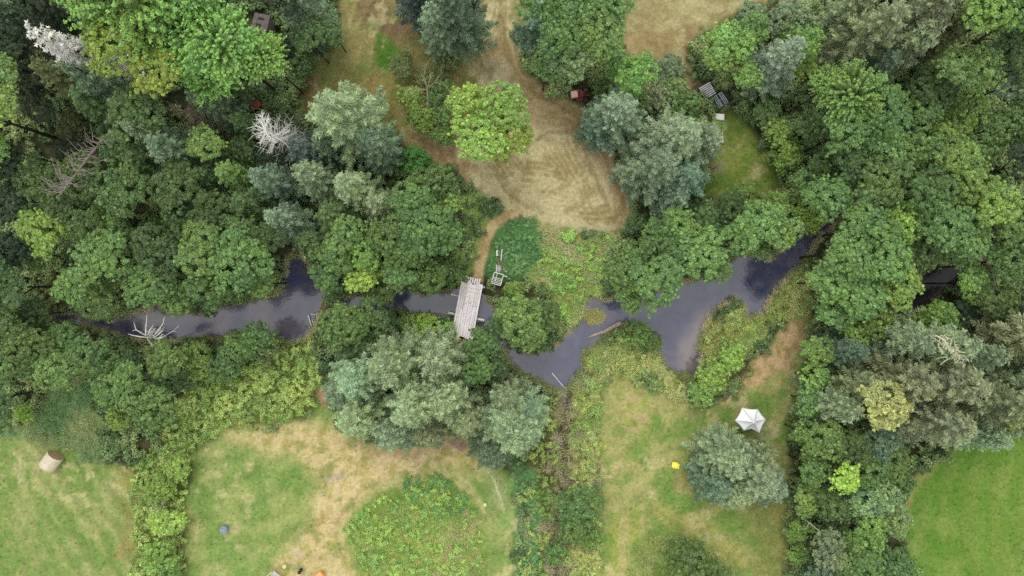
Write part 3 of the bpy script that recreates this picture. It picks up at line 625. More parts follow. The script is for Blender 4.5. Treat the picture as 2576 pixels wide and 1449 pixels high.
LM = [((1175, 780), 'plank bridge'), ((130, 1160), 'hay bale'), ((1888, 1058), 'white canopy tent'), ((710, 350), 'bare white star-shaped snag'), ((200, 430), 'leaning dead snag'),
      ((1795, 235), 'two grey pallets'), ((1462, 235), 'red riding mower'), ((375, 830), 'white dead shrub by the pool'),
      ((800, 790), 'driftwood bank'), ((1697, 1170), 'yellow chair'), ((1520, 830), 'fallen log in the water'), ((2395, 880), 'pale lichened dead tree'), ((2330, 715), 'dark oxbow pool'),
      ((562, 1332), 'blue barrel'), ((1253, 700), 'white slatted crate'), ((655, 52), 'small weathered hut'), ((1400, 480), 'tan mown clearing'),
      ((230, 140), 'silver white spruce'), ((2300, 335), 'tiny blue pond'), ((1850, 430), 'small bright meadow'), ((980, 140), 'lush green grass wedge'), ((1850, 790), 'grassy stream spit'), ((2420, 1280), 'vivid green field'), ((1990, 860), 'bare tan track'), ((110, 30), 'top left corner'), ((2480, 20), 'top right corner'), ((60, 700), 'left edge middle'), ((2530, 500), 'right edge upper part'), ((1740, 1440), 'bottom edge bush')]
def direction(dx, dy):
    a = math.degrees(math.atan2(-dy, dx)) % 360
    return ['right of', 'above right of', 'above', 'above left of', 'left of', 'below left of', 'below', 'below right of'][int(((a+22.5) % 360)//45)]
used_labels = {}
def auto_label(x, y, desc):
    ds = sorted(((math.hypot(x-p[0], y-p[1]), p, nm) for p, nm in LM))
    ds = [d for d in ds if d[0] > 26]
    def ph(d):
        q = 'just ' if d[0] < 85 else ('far ' if d[0] > 260 else '')
        if 'edge' in d[2] or 'corner' in d[2]: return ('at the ' if d[0] < 120 else 'near the ')+d[2]
        return q+direction(x-d[1][0], y-d[1][1])+' the '+d[2]
    cands = [f'{desc} {ph(ds[0])}']+[f'{desc} {ph(ds[0])}, {ph(d)}' for d in ds[1:7]]
    for c in cands:
        if c not in used_labels and len(c.split()) <= 16:
            used_labels[c] = 1; return c
    for w1 in ('taller', 'rounder', 'fuller', 'looser'):
        c = w1+' '+cands[0]
        if c not in used_labels: used_labels[c] = 1; return c
    return cands[0]
KSIL = 1.0
def put_crown(name, me, root, loc, sc, rz, col, k=1.0):
    o = bpy.data.objects.new(name, me); COL.objects.link(o); o.parent = root
    o.location = loc; o.scale = sc; o.rotation_euler = (0, 0, rz)
    c_ = lin(col); g_ = c_ @ np.array([.3, .6, .1]); c_ = c_*.90+g_*.10
    o.color = tuple(np.clip(c_*k, 0, .8))+(1,)
    return o
rt = random.Random(5)
SPOTS = []
for e in T.replace('\n', ';').split(';'):
    kd, x, y, r, h, cn = e.split(); x = float(x); y = float(y); r = float(r); h = float(h)
    col, cw = COLS[cn]
    jj = rt.uniform(.93, 1.07) if kd == 's' else rt.uniform(.86, 1.10); jh = rt.uniform(-.045, .035)
    col = (min(255, col[0]*jj*(1+jh)), min(255, col[1]*jj), min(255, col[2]*jj*(1-jh)))
    size = 'large' if r >= 66 else ('small' if r < 44 else 'medium')
    if kd == 's':
        zc = .30*h; k = 1-zc/CAM_H
        g = P(x, y, 0)*k; Rw = r/28*k*1.06
        key = 's' if Rw < 1.8 else ('m' if Rw < 2.6 else 'l')
        bR, bH, lst = CONIF[key]
        root = empty('spruce_tree', (g[0], g[1], float(ground_z(np.array([x]), np.array([y]))[0])))
        if root.location.z < -.1: root.location.z = -.1
        tilt = (rt.uniform(-.04, .04), rt.uniform(-.04, .04))
        root.rotation_euler = (tilt[0], tilt[1], rt.uniform(0, 6.28))
        kk = 1.0
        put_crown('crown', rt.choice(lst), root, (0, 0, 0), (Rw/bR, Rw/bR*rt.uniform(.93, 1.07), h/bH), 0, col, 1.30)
        tm = bpy.data.objects.new('trunk', rt.choice(TR_C)); COL.objects.link(tm); tm.parent = root; tm.scale = (h*.95,)*3
        tag(root, auto_label(x, y, f'{size} {cw} spruce'), 'tree', 'spruces and firs of the wood')
    else:
        shrub = kd == 'u' or h < 4.2
        zc = (.55 if shrub else .66)*h; k = 1-zc/CAM_H
        g = P(x, y, 0)*k; Rw = r/28*k*.94
        z0 = float(ground_z(np.array([x]), np.array([y]))[0]); z0 = max(z0, -.35)
        if kd == 'm':
            bR = 3.9; lst = SHOOT; nm = 'maple_tree'; word = 'feathery shooted broadleaf tree'
        else:
            key = 'xs' if Rw < 1.35 else ('s' if Rw < 2.0 else ('m' if Rw < 2.8 else 'l'))
            bR, lst = BROAD[key]; nm = 'shrub' if shrub else 'broadleaf_tree'; word = 'bush' if shrub else 'broadleaf tree'
        root = empty(nm, (g[0], g[1], z0)); root.rotation_euler = (0, 0, rt.uniform(0, 6.28))
        s = Rw/bR
        sz = s*rt.uniform(.95, 1.25)
        cz = h - 1.9*s*(.55 if kd != 'm' else 1.1) if not shrub else h*.45
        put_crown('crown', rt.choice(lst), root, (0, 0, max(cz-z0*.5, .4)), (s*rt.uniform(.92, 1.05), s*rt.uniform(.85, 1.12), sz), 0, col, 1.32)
        tm = bpy.data.objects.new('trunk', rt.choice(TR_B)); COL.objects.link(tm); tm.parent = root; tm.scale = (Rw*1.15, Rw*1.15, max(cz, .5))
        tag(root, auto_label(x, y, f'{size} {cw} {word}'), 'bush' if shrub else 'tree', 'bushes at the edges' if shrub else 'broadleaf trees of the wood')
    SPOTS.append((x, y, r))

# ------------------------------------------------------------------ undergrowth, brush and tall grass (scattered stuff)
def scatter(name, pts, rot, scl, cols, protos, label, cat):
    me = bpy.data.meshes.new(name); me.vertices.add(len(pts)); me.vertices.foreach_set('co', np.asarray(pts, np.float32).ravel())
    for an, ty, key, data in (('rot', 'FLOAT_VECTOR', 'vector', rot), ('scl', 'FLOAT', 'value', scl), ('col', 'FLOAT_COLOR', 'color', cols)):
        a = me.attributes.new(an, ty, 'POINT'); a.data.foreach_set(key, np.asarray(data, np.float32).ravel())
    o = bpy.data.objects.new(name, me); COL.objects.link(o)
    ng = bpy.data.node_groups.new(name, 'GeometryNodeTree')
    ng.interface.new_socket('Geometry', in_out='INPUT', socket_type='NodeSocketGeometry'); ng.interface.new_socket('Geometry', in_out='OUTPUT', socket_type='NodeSocketGeometry')
    gi = ng.nodes.new('NodeGroupInput'); go = ng.nodes.new('NodeGroupOutput')
    iop = ng.nodes.new('GeometryNodeInstanceOnPoints'); jn = ng.nodes.new('GeometryNodeJoinGeometry')
    for p in protos:
        oi = ng.nodes.new('GeometryNodeObjectInfo'); oi.inputs['Object'].default_value = p; oi.inputs['As Instance'].default_value = True
        ng.links.new(oi.outputs['Geometry'], jn.inputs[0])
    def na(nm, ty):
        x = ng.nodes.new('GeometryNodeInputNamedAttribute'); x.data_type = ty; x.inputs[0].default_value = nm; return x.outputs[0]
    ng.links.new(gi.outputs[0], iop.inputs['Points']); ng.links.new(jn.outputs[0], iop.inputs['Instance'])
    iop.inputs['Pick Instance'].default_value = True
    ng.links.new(na('rot', 'FLOAT_VECTOR'), iop.inputs['Rotation']); ng.links.new(na('scl', 'FLOAT'), iop.inputs['Scale'])
    ng.links.new(iop.outputs[0], go.inputs[0])
    md = o.modifiers.new('scatter', 'NODES'); md.node_group = ng
    tag(o, label, cat, None, 'stuff'); return o
def proto(name, arr):
    V, F, S = arr
    return bpy.data.objects.new(name, mesh_np(name, V, F, M_SCAT, {'shade': ('FLOAT', S)}))
def clump(rng, r=.5, n=4, nl=26, leaf=.075):
    c = rng.uniform(-1, 1, (n, 3))*np.array([r*.6, r*.6, .12])+np.array([0, 0, r*.45])
    return leaf_cloud(rng, c, norm(c*np.array([1, 1, .3])+1e-3), np.full(n, r*.55), nl, leaf, rng.uniform(.8, 1.2, n))
def tuft(rng, n=46, L=.75, spread=.8, wd=.022):
    a = rng.uniform(0, 6.28, n); t = rng.uniform(.15, spread, n); l = L*rng.uniform(.5, 1.1, n)
    d = np.stack([np.cos(a)*t, np.sin(a)*t, np.ones(n)*.42], 1); d = norm(d)
    side = norm(np.cross(d, rdir(rng, n)))
    b = np.stack([rng.normal(size=n)*.10, rng.normal(size=n)*.10, np.zeros(n)], 1)
    c = b+d*(l*.5)[:, None]
    V, F, S = diamonds(c, d*(l*.5)[:, None], side*wd, rng.uniform(.75, 1.3, n), 0)
    Vr = V.reshape(-1, 4, 3); Vr[:, 2, 2] -= .16*l; Vr[:, 2, :2] += d[:, :2]*.18*l[:, None]     # blade tips bend over
    return Vr.reshape(-1, 3), F, S
PC = [proto('leaf_clump', clump(rg)) for _ in range(4)]
PT = [proto('grass_tuft', tuft(rg)) for _ in range(3)]
PL = [proto('low_tuft', tuft(rg, 26, .30, 1.3, .020)) for _ in range(3)]
def zone(poly, x, y, warp=1): return sd_poly(poly, x+(fbm(x, y, 1/25, 4, 71)-.5)*44*warp, y+(fbm(x, y, 1/25, 4, 72)-.5)*44*warp)
def sample(n, box=(-80, -60, 2660, 1510)):
    return RNG.uniform(box[0], box[2], n), RNG.uniform(box[1], box[3], n)
def colmix(spec, x, y, seed):
    a = lin(spec[0]); b = lin(spec[1]); t = sst(.36, .64, fbm(x, y, 1/48, 4, seed))
    c = a+(b-a)*t[:, None]; c = c*RNG.uniform(.9, 1.1, (len(x), 1))*RNG.uniform(.98, 1.02, (len(x), 3))
    g = c @ np.array([.3, .6, .1]); c = c*.80+g[:, None]*.20
    return np.concatenate([c*1.5, np.ones((len(x), 1))], 1)
def emit(name, x, y, smin, smax, spec, protos, label, cat, lift=0., seed=80):
    z = np.maximum(ground_z(x, y), -.42)+lift
    pts = np.stack([(x-1288)/28, (724.5-y)/28, z], 1); n = len(x)
    rot = np.stack([RNG.uniform(-.2, .2, n), RNG.uniform(-.2, .2, n), RNG.uniform(0, 6.28, n)], 1)
    scatter(name, pts, rot, RNG.uniform(smin, smax, n), colmix(spec, x, y, seed) if isinstance(spec, tuple) else spec, protos, label, cat)
KEEP = [(1780, 228, 30), (1815, 252, 26), (1807, 296, 22), (1806, 345, 20), (1460, 236, 34), (655, 52, 36), (640, 262, 26), (1253, 700, 24), (1253, 660, 16)]
def free(x, y): return np.min([np.hypot(x-a, y-b)-c for a, b, c in KEEP], 0) > 0
# 1 shaded undergrowth below and between the trees
x, y = sample(30000)
opn = np.max([zone(p, x, y) for p in OPEN+[GARDEN_H, TALL_I, SOUTHM, SPIT, DITCHW, HEDGE, TEALG, ISLAND]], 0)
pth = np.maximum(np.maximum(sd_line(PATH, 20, x, y), sd_line(PATH2, 18, x, y)), sd_line(PATH3, 18, x, y))
wat = stream_sd(x, y)
brd = np.maximum(sd_poly([(1135,700),(1220,715),(1196,850),(1120,845)], x, y), sd_line([(820,745),(785,845)], 18, x, y))
ok = (opn < 0) & free(x, y) & (pth < 0) & (wat < -6) & (brd < 0)
fb = fbm(x, y, 1/90, 3, 91)
ok &= ~((fb > .60) & (RNG.random(len(x)) < .8))
emit('undergrowth', x[ok], y[ok], .7, 1.6, ((78, 106, 60), (118, 138, 74)), PC, 'tangled leafy undergrowth filling the gaps between the trees', 'undergrowth')
# 2 brush in the brighter rough strips
def rough(name, poly, dens, s0, s1, spec, protos, label, cat, seed, extra=None, margin=0):
    a = np.array(poly); x0, y0 = a.min(0)-15; x1, y1 = a.max(0)+15
    x1 = min(x1, 2660); y1 = min(y1, 1520); x0 = max(x0, -80)
    n = int((x1-x0)*(y1-y0)/784*dens); x = RNG.uniform(x0, x1, n); y = RNG.uniform(y0, y1, n)
    ok = (zone(poly, x, y, .7) > margin) & (stream_sd(x, y) < -7)
    if extra is not None: ok &= extra(x, y)
    ok &= (sd_line(PATH, 22, x, y) < 0) & free(x, y)
    emit(name, x[ok], y[ok], s0, s1, spec, protos, label, cat, seed=seed)
nz = lambda f, s, lo, hi: (lambda x, y: (fbm(x, y, f, 3, s) > lo) & (fbm(x, y, f, 3, s) < hi))
rough('bramble_hedge', HEDGE, 6, .5, 1.0, ((122, 152, 60), (150, 172, 74)), PC, 'yellow green bramble hedge between the two lower left lawns', 'hedge', 101)
rough('hedge_grass', HEDGE, 3, .5, 1.0, ((150, 160, 84), (124, 150, 60)), PT, 'coarse grass growing through the lower left hedge', 'grass', 102)
rough('teal_grass', TEALG, 9, .5, .9, ((110, 146, 88), (142, 154, 98)), PT, 'rank bluish green grass above the hay bale', 'grass', 103)
rough('garden_patch', GARDEN_H, 9, .35, .65, ((84, 134, 74), (108, 150, 84)), PC, 'low dark green planted patch right of the footpath', 'plants', 104)
rough('tall_grass', TALL_I, 9, .6, 1.15, ((176, 174, 122), (148, 168, 88)), PT, 'tall seeding beige grass on the bank above the stream bend', 'grass', 105, nz(1/40, 201, .0, .56))
rough('nettle_bed', TALL_I, 5, .5, 1.0, ((140, 178, 64), (118, 160, 66)), PC, 'bright green nettles among the tall grass above the bend', 'nettles', 106, nz(1/40, 201, .47, 1))
rough('meadow_brush', SOUTHM, 5, .5, .95, ((128, 158, 70), (160, 168, 92)), PC, 'bright leafy brush on the point below the stream bend', 'brush', 107, nz(1/32, 202, .45, 1))
rough('meadow_grass', SOUTHM, 7, .5, 1.0, ((176, 176, 108), (150, 168, 84)), PT, 'long yellowing grass on the point below the stream bend', 'grass', 108)
rough('spit_grass', SPIT, 9, .5, 1.0, ((146, 164, 74), (170, 174, 102)), PT, 'olive and straw coloured grass on the spit in the stream', 'grass', 109)
rough('spit_brush', SPIT, 4, .5, .9, ((128, 162, 66), (152, 172, 74)), PC, 'low leafy plants mixed into the spit grass', 'plants', 110, nz(1/30, 203, .5, 1))
rough('ditch_brush', DITCHW, 4, .5, .9, ((110, 146, 56), (150, 164, 66)), PC, 'leafy weeds lining the narrow ditch', 'weeds', 111, lambda x, y: (sd_line(DITCH, 14, x, y) < 0) & (fbm(x, y, 1/30, 3, 204) > .42))
rough('ditch_reeds', DITCHW, 5, .5, 1.1, ((160, 152, 120), (142, 146, 96)), PT, 'dry brownish reeds along the narrow ditch', 'reeds', 112, lambda x, y: (sd_line(DITCH, 26, x, y) > 0) | (fbm(x, y, 1/30, 3, 204) < .45))
rough('mound_brush', ISLAND, 6, .45, .9, ((140, 172, 62), (122, 160, 66)), PC, 'bright green weeds covering the mound on the middle lawn', 'weeds', 113, nz(1/34, 205, .38, 1))
rough('mound_grass', ISLAND, 8, .45, .85, ((134, 166, 74), (160, 172, 84)), PT, 'tan and green tufts on the mound on the middle lawn', 'grass', 114)
rough('mound_fringe', [(850,1350),(885,1255),(950,1235),(1040,1190),(1140,1190),(1210,1250),(1245,1400),(1240,1520),(890,1520),(865,1430)], 4, .3, .65, ((134, 160, 76), (168, 168, 104)), PT, 'loose ragged grass fringing the mound', 'grass', 122, nz(1/18, 206, .5, 1))
rough('mound_straw', [(1120,1330),(1190,1270),(1215,1400),(1215,1520),(1090,1520),(1100,1400)], 7, .45, .85, ((186, 170, 122), (164, 160, 100)), PT, 'tan dead grass on the right flank of the mound', 'grass', 120)
rough('mound_clover', [(1040,1195),(1140,1205),(1185,1265),(1150,1300),(1060,1270),(1000,1230)], 7, .4, .7, ((84, 140, 66), (100, 150, 74)), PC, 'dark green weeds along the top of the mound', 'weeds', 121)
rough('bank_grass', GRASSP, 8, .5, .8, ((128, 160, 78), (150, 172, 90)), PT, 'soft light green grass left of the footpath', 'grass', 115)
strip = [(1290,1150),(1345,1190),(1365,1300),(1350,1500),(1285,1500),(1300,1300)]
rough('clover_strip', strip, 8, .35, .6, ((92, 138, 82), (110, 150, 86)), PC, 'blue green leafy strip along the right of the middle lawn', 'plants', 116)
br = [(1640,1330),(1700,1350),(1840,1400),(1880,1480),(1560,1500),(1600,1380)]
rough('corner_brush', br, 6, .4, .8, ((150, 160, 84), (120, 144, 62)), PT, 'rough pale brush round the bush at the bottom edge', 'brush', 117)
# reeds hanging over the banks
pl = np.array(STREAM, float); segs = []
for a, b in zip(pl, np.roll(pl, -1, 0)):
    L = np.hypot(*(b-a)); k = int(L/3.2)
    if 0 < L < 300:
        t = RNG.random((k, 1)); segs.append(a+(b-a)*t+RNG.normal(size=(k, 2))*3.2)
q = np.concatenate(segs); q = q[(q[:, 0] > -60) & (q[:, 0] < 2300)]
q = q[~((q[:, 0] > 1130) & (q[:, 0] < 1225) & (q[:, 1] > 700) & (q[:, 1] < 850))]
emit('bank_reeds', q[:, 0], q[:, 1], .35, .8, ((178, 172, 132), (134, 144, 84)), PT, 'straw coloured reeds leaning over the stream banks', 'reeds', .1, seed=118)
# small tufts that give the lawns a surface
x, y = sample(16000)
inl = np.max([sd_poly(p, x, y) for p in (LAWN_J, LAWN_K, LAWN_L, FIELD_M, MEADOW_F, CLEAR_B)], 0)
ok = (inl > 4) & (sd_poly(ISLAND, x, y) < -4) & (sd_poly(FIELD_C, x, y) < 4)
x, y = x[ok], y[ok]
ix = np.clip(np.searchsorted(gx, (x-1288)/28), 0, W-1); iy = np.clip(np.searchsorted(gy, (724.5-y)/28), 0, H-1)
cc = C[iy, ix]*1.12*RNG.uniform(.9, 1.2, (len(x), 1)); cc = np.concatenate([cc, np.ones((len(x), 1))], 1)
emit('lawn_tufts', x, y, .15, .38, cc, PL, 'short uneven grass tufts over the lawns', 'grass')
# tussock in the water
tx, ty = 1498, 797
a = RNG.uniform(0, 6.28, 70); r_ = np.sqrt(RNG.random(70))*19
emit('tussock', tx+np.cos(a)*r_*1.1, ty+np.sin(a)*r_*.75, .5, .8, ((176, 172, 104), (160, 160, 92)), PT, 'round yellow grass tussock standing in the stream', 'tussock', .12, seed=119)

# ------------------------------------------------------------------ dead trees
def bare_tree(name, base, h, rad, nb, mat, label, group=None, lean=(0, 0), seed=1, up=.25, whorl=True, twigs=3, tr=.09, cat='dead tree'):
    rn = random.Random(seed); root = empty(name, tuple(base))
    top = Vector((lean[0], lean[1], h)); mb = MB()
    mid = top*.5+Vector((rn.uniform(-.1, .1), rn.uniform(-.1, .1), 0))
    mb.tube([(0, 0, -.3), mid, top], [tr*1.4, tr, tr*.25], 7); mb.build('trunk', mat, root)
    bb = MB()
    for i in range(nb):
        f = rn.uniform(.18, 1) if whorl else rn.uniform(.05, .5)
        p = (mid*(f*2) if f < .5 else mid+(top-mid)*(f*2-1)); p = Vector(p)
        a = rn.uniform(0, 6.283); L = rad*(1.15-.6*f)*rn.uniform(.65, 1.15)
        d = Vector((math.cos(a), math.sin(a), up*rn.uniform(.3, 1.6))); side = Vector((-d.y, d.x, 0))
        q1 = p+d*L*.5+side*L*rn.uniform(-.12, .12); q2 = p+d*L+side*L*rn.uniform(-.22, .22)+Vector((0, 0, -.1*L))
        r0 = tr*.42
        bb.tube([p, q1, q2], [r0, r0*.62, r0*.22], 4, False)
        for k in range(twigs):
            t = rn.uniform(.35, .95); s0 = q1.lerp(q2, (t-.5)*2) if t > .5 else p.lerp(q1, t*2)
            e = s0+(d*rn.uniform(.3, 1)+side*rn.choice((-1, 1))*rn.uniform(.4, 1)+Vector((0, 0, rn.uniform(-.2, .5))))*L*.28
            bb.tube([s0, s0.lerp(e, .55)+Vector((0, 0, .03)), e], [r0*.42, r0*.32, r0*.14], 3, False)
    bb.build('branches', mat, root)
    tag(root, label, cat, group); return root
def dead(name, x, y, h, rpx, nb, mat, label, **kw):
    zc = .55*h; k = 1-zc/CAM_H; g = P(x, y)*k
    return bare_tree(name, (g[0], g[1], 0), h, rpx/28*k, nb, mat, label, seed=int(x+y), **kw)
dead('dead_tree', 709, 352, 9, 66, 92, M_DEAD, 'bare bleached white dead tree with limbs radiating like a star', tr=.13, twigs=4)
dead('dead_tree', 788, 350, 6, 26, 26, M_DEADG, 'small grey dead treetop just right of the star-shaped white snag', twigs=3)
dead('dead_shrub', 512, 305, 8.5, 52, 60, M_DEADB, 'brownish purple leafless brush below the yellow green tree', twigs=4, tr=.07)
dead('dead_shrub', 470, 285, 6, 26, 24, M_DEADG, 'grey leafless branches beside the brownish purple brush', tr=.06)
dead('dead_shrub', 1800, 420, 3, 32, 40, M_DEADG, 'pale grey leafless shrub at the left edge of the small meadow', tr=.05, twigs=4)
dead('dead_shrub', 1072, 215, 6.4, 62, 16, M_LICHEN, 'open shrub with long pale bare limbs below the lush grass wedge', whorl=False, up=.7, tr=.07, twigs=3)
dead('dead_shrub', 395, 1278, 3.4, 24, 14, M_LICHEN, 'pale forked dead branch rising from the lower left hedge', whorl=False, up=.8, tr=.05)
dead('dead_shrub', 425, 1320, 3.2, 18, 12, M_DEADG, 'small grey dead twigs lower in the lower left hedge', whorl=False, up=.6, tr=.04)
dead('dead_shrub', 2200, 1005, 13.2, 46, 9, M_LICHEN, 'bleached limbs showing over the tan yellow tree', whorl=False, up=.2, tr=.07)
dead('dead_shrub', 2240, 1282, 6, 26, 12, M_DEAD, 'bleached dead twigs at the edge of the vivid green field', tr=.05, whorl=False, up=.5)
dead('dead_shrub', 2040, 1320, 6.5, 26, 6, M_DEAD, 'two thin white dead stems in the lower right tree strip', tr=.05, whorl=False, up=.5)
dead('dead_shrub', 1655, 240, 6, 34, 7, M_DEAD, 'crooked white dead branch over the grey green bushes', tr=.06, whorl=False, up=.3)
dead('dead_shrub', 1690, 195, 5, 18, 5, M_LICHEN, 'short white forked dead branch above the crooked one', tr=.05, whorl=False, up=.4)
dead('dead_shrub', 1702, 595, 6.5, 24, 26, M_DEADG, 'grey leafless treetop among the alders above the stream', tr=.05)
dead('dead_shrub', 560, 905, 4.6, 30, 9, M_DEADG, 'thin grey dead branches in the bushes right of the left pool', tr=.04, whorl=False, up=.5)
dead('dead_shrub', 2395, 1065, 9, 20, 8, M_DEADG, 'grey dead twigs near the top of the vivid field', tr=.05, whorl=False, up=.4)
dead('dead_shrub', 2545, 1010, 9, 40, 14, M_DEADG, 'grey bare branches by the right edge above the vivid field', tr=.06, whorl=False, up=.4)
dead('dead_shrub', 240, 930, 5, 22, 7, M_DEADG, 'small bare grey branch left of the white dead shrub', tr=.04, whorl=False, up=.5)
dead('dead_shrub', 10, 840, 6, 20, 8, M_DEADG, 'bare grey branch on the left edge beside the stream', tr=.04, whorl=False, up=.5)
dead('dead_shrub', 2460, 415, 7, 30, 9, M_DEADB, 'thin brown dead twigs in the upper right trees', tr=.04, whorl=False, up=.5)
# limbs surveyed one by one
def limbs(name, lines, mat, label, base, cat='dead tree', r0=.06):
    root = empty(name, tuple(base)); b = Vector(base); mb = MB(); tk = None
    for i, (pts, rr) in enumerate(lines):
        ps = [Vector(p)-b for p in pts]
        n = len(ps); rad = [rr*(1-.72*k/max(n-1, 1)) for k in range(n)]
        if i == 0:
            t = MB(); t.tube(ps, rad, 7); t.build('trunk', mat, root)
        else: mb.tube(ps, rad, 5)
    mb.build('branches', mat, root); tag(root, label, cat); return root
def Z8(u, v, z): return P((440+u/8.587)/1.4907, (1160+v/8.587)/1.4907, z+(2.2 if z > 0 else 0))
rn = random.Random(3)
L8 = [([Z8(1180, 1250, -.3), Z8(1020, 1000, 1.2), Z8(950, 900, 2.2)], .09),
      ([Z8(950, 900, 2.2), Z8(720, 880, 2.8), Z8(470, 830, 3.2), Z8(350, 790, 3.4)], .06),
      ([Z8(880, 820, 2.4), Z8(740, 740, 2.9), Z8(610, 660, 3.2), Z8(570, 540, 3.5), Z8(535, 430, 3.8)], .055),
      ([Z8(610, 660, 3.2), Z8(550, 670, 3.3), Z8(480, 690, 3.3)], .03),
      ([Z8(915, 840, 2.4), Z8(920, 560, 3.1), Z8(945, 380, 3.7), Z8(948, 180, 4.2)], .055),
      ([Z8(960, 840, 2.3), Z8(1060, 680, 2.8), Z8(1175, 480, 3.3)], .045),
      ([Z8(1000, 820, 2.2), Z8(1100, 720, 2.6), Z8(1220, 610, 3.0)], .04),
      ([Z8(1220, 810, 2.0), Z8(1360, 620, 2.7), Z8(1480, 450, 3.3), Z8(1495, 330, 3.5), Z8(1525, 250, 3.7)], .045),
      ([Z8(1170, 900, 1.8), Z8(1290, 840, 2.2), Z8(1400, 720, 2.6), Z8(1510, 580, 3.0)], .045),
      ([Z8(1200, 930, 1.2), Z8(1450, 900, 1.2), Z8(1790, 700, 1.0), Z8(1990, 520, .9)], .05),
      ([Z8(1790, 710, 1.0), Z8(1870, 720, 1.0), Z8(1940, 730, .9)], .03),
      ([Z8(1200, 1090, 1.0), Z8(1380, 1070, 1.4), Z8(1540, 1045, 1.6)], .035),
      ([Z8(980, 970, 1.6), Z8(1100, 1100, 1.4), Z8(1240, 1210, 1.2)], .04), ([Z8(1100, 1100, 1.4), Z8(1130, 1210, 1.4)], .03)]
for k in range(26):
    u = rn.uniform(950, 1400); v = rn.uniform(700, 1000); z = rn.uniform(1.2, 2.4)
    L8.append(([Z8(u, v, z), Z8(u+rn.uniform(20, 110), v-rn.uniform(0, 110), z+.3), Z8(u+rn.uniform(90, 220), v-rn.uniform(20, 200), z+.5)], .028))
limbs('dead_shrub', L8, M_DEAD, 'white leafless many-limbed dead shrub reaching over the left pool', Z8(1180, 1250, 0))
def Z7(u, v, z): return P((3440+u/8.05)/1.4907, (1220+v/8.05)/1.4907, z+(1.8 if z > 3 else 0))
L7 = [([Z7(1350, 1150, 2.), Z7(1150, 950, 8.5), Z7(960, 700, 11), Z7(800, 440, 12.2), Z7(560, 300, 12.8)], .14),
      ([Z7(960, 700, 11), Z7(1000, 560, 11.6), Z7(1030, 420, 12), Z7(860, 370, 12.3)], .07), ([Z7(1030, 430, 12), Z7(1080, 375, 12.2)], .05),
      ([Z7(1260, 800, 10), Z7(1150, 640, 11), Z7(1100, 430, 11.6)], .07), ([Z7(1260, 800, 10), Z7(1400, 820, 10.3), Z7(1480, 800, 10.5)], .06),
      ([Z7(760, 850, 10.4), Z7(650, 660, 11.2), Z7(630, 560, 11.5), Z7(700, 560, 11.6), Z7(650, 470, 11.9), Z7(720, 320, 12.1)], .07),
      ([Z7(1000, 990, 9), Z7(850, 1060, 9.4), Z7(680, 1190, 9.6)], .06), ([Z7(900, 960, 9), Z7(700, 970, 9.5), Z7(560, 1020, 9.8)], .04),
      ([Z7(1380, 900, 9), Z7(1500, 1010, 9.1), Z7(1570, 1080, 9)], .06), ([Z7(1620, 1100, 8.4), Z7(1620, 920, 9), Z7(1680, 730, 9.6)], .05)]
for k in range(60):
    t = rn.random(); u = 600+800*t+rn.uniform(-140, 140); v = 330+760*t+rn.uniform(-110, 110); z = 12.4-3.4*t
    a = rn.uniform(0, 6.28); l = rn.uniform(70, 190)
    L7.append(([Z7(u, v, z), Z7(u+math.cos(a)*l*.5, v+math.sin(a)*l*.5, z+.25), Z7(u+math.cos(a+.5)*l, v+math.sin(a+.5)*l, z+.3)], .042))
limbs('dead_tree', L7, M_LICHEN, 'pale lichened dead tree with crooked limbs in the right hand spruces', Z7(1350, 1150, 0))
A0 = P(277, 335, 8.0); A1 = P(196, 430, 11.5); A2 = P(150, 492, 13.5)
AG = np.array([A0[0]+.8, A0[1]+1, 0.])
LS = [([AG, A0, (A0+A1)/2+np.array([0, 0, .2]), A1, A2], .11)]
for k in range(46):
    t = rn.uniform(.12, 1); p = A0+(A2-A0)*t; p[2] = A0[2]+(A2[2]-A0[2])*t
    sgn = -1 if rn.random() < .72 else 1
    a = math.radians(rn.uniform(140, 200) if sgn < 0 else rn.uniform(-40, 10)); l = rn.uniform(1.2, 2.8)*(1 if sgn < 0 else .6)
    LS.append(([p, p+np.array([math.cos(a)*l*.5, math.sin(a)*l*.5-.05, -.1]), p+np.array([math.cos(a+.3*sgn)*l, math.sin(a+.3*sgn)*l, -.5])], .035))
limbs('dead_tree', LS, bark_mat('dull_dead_wood', (104, 92, 90), (142, 130, 126)), 'leaning grey dead trunk with comb-like bare branches on one side', tuple(AG))
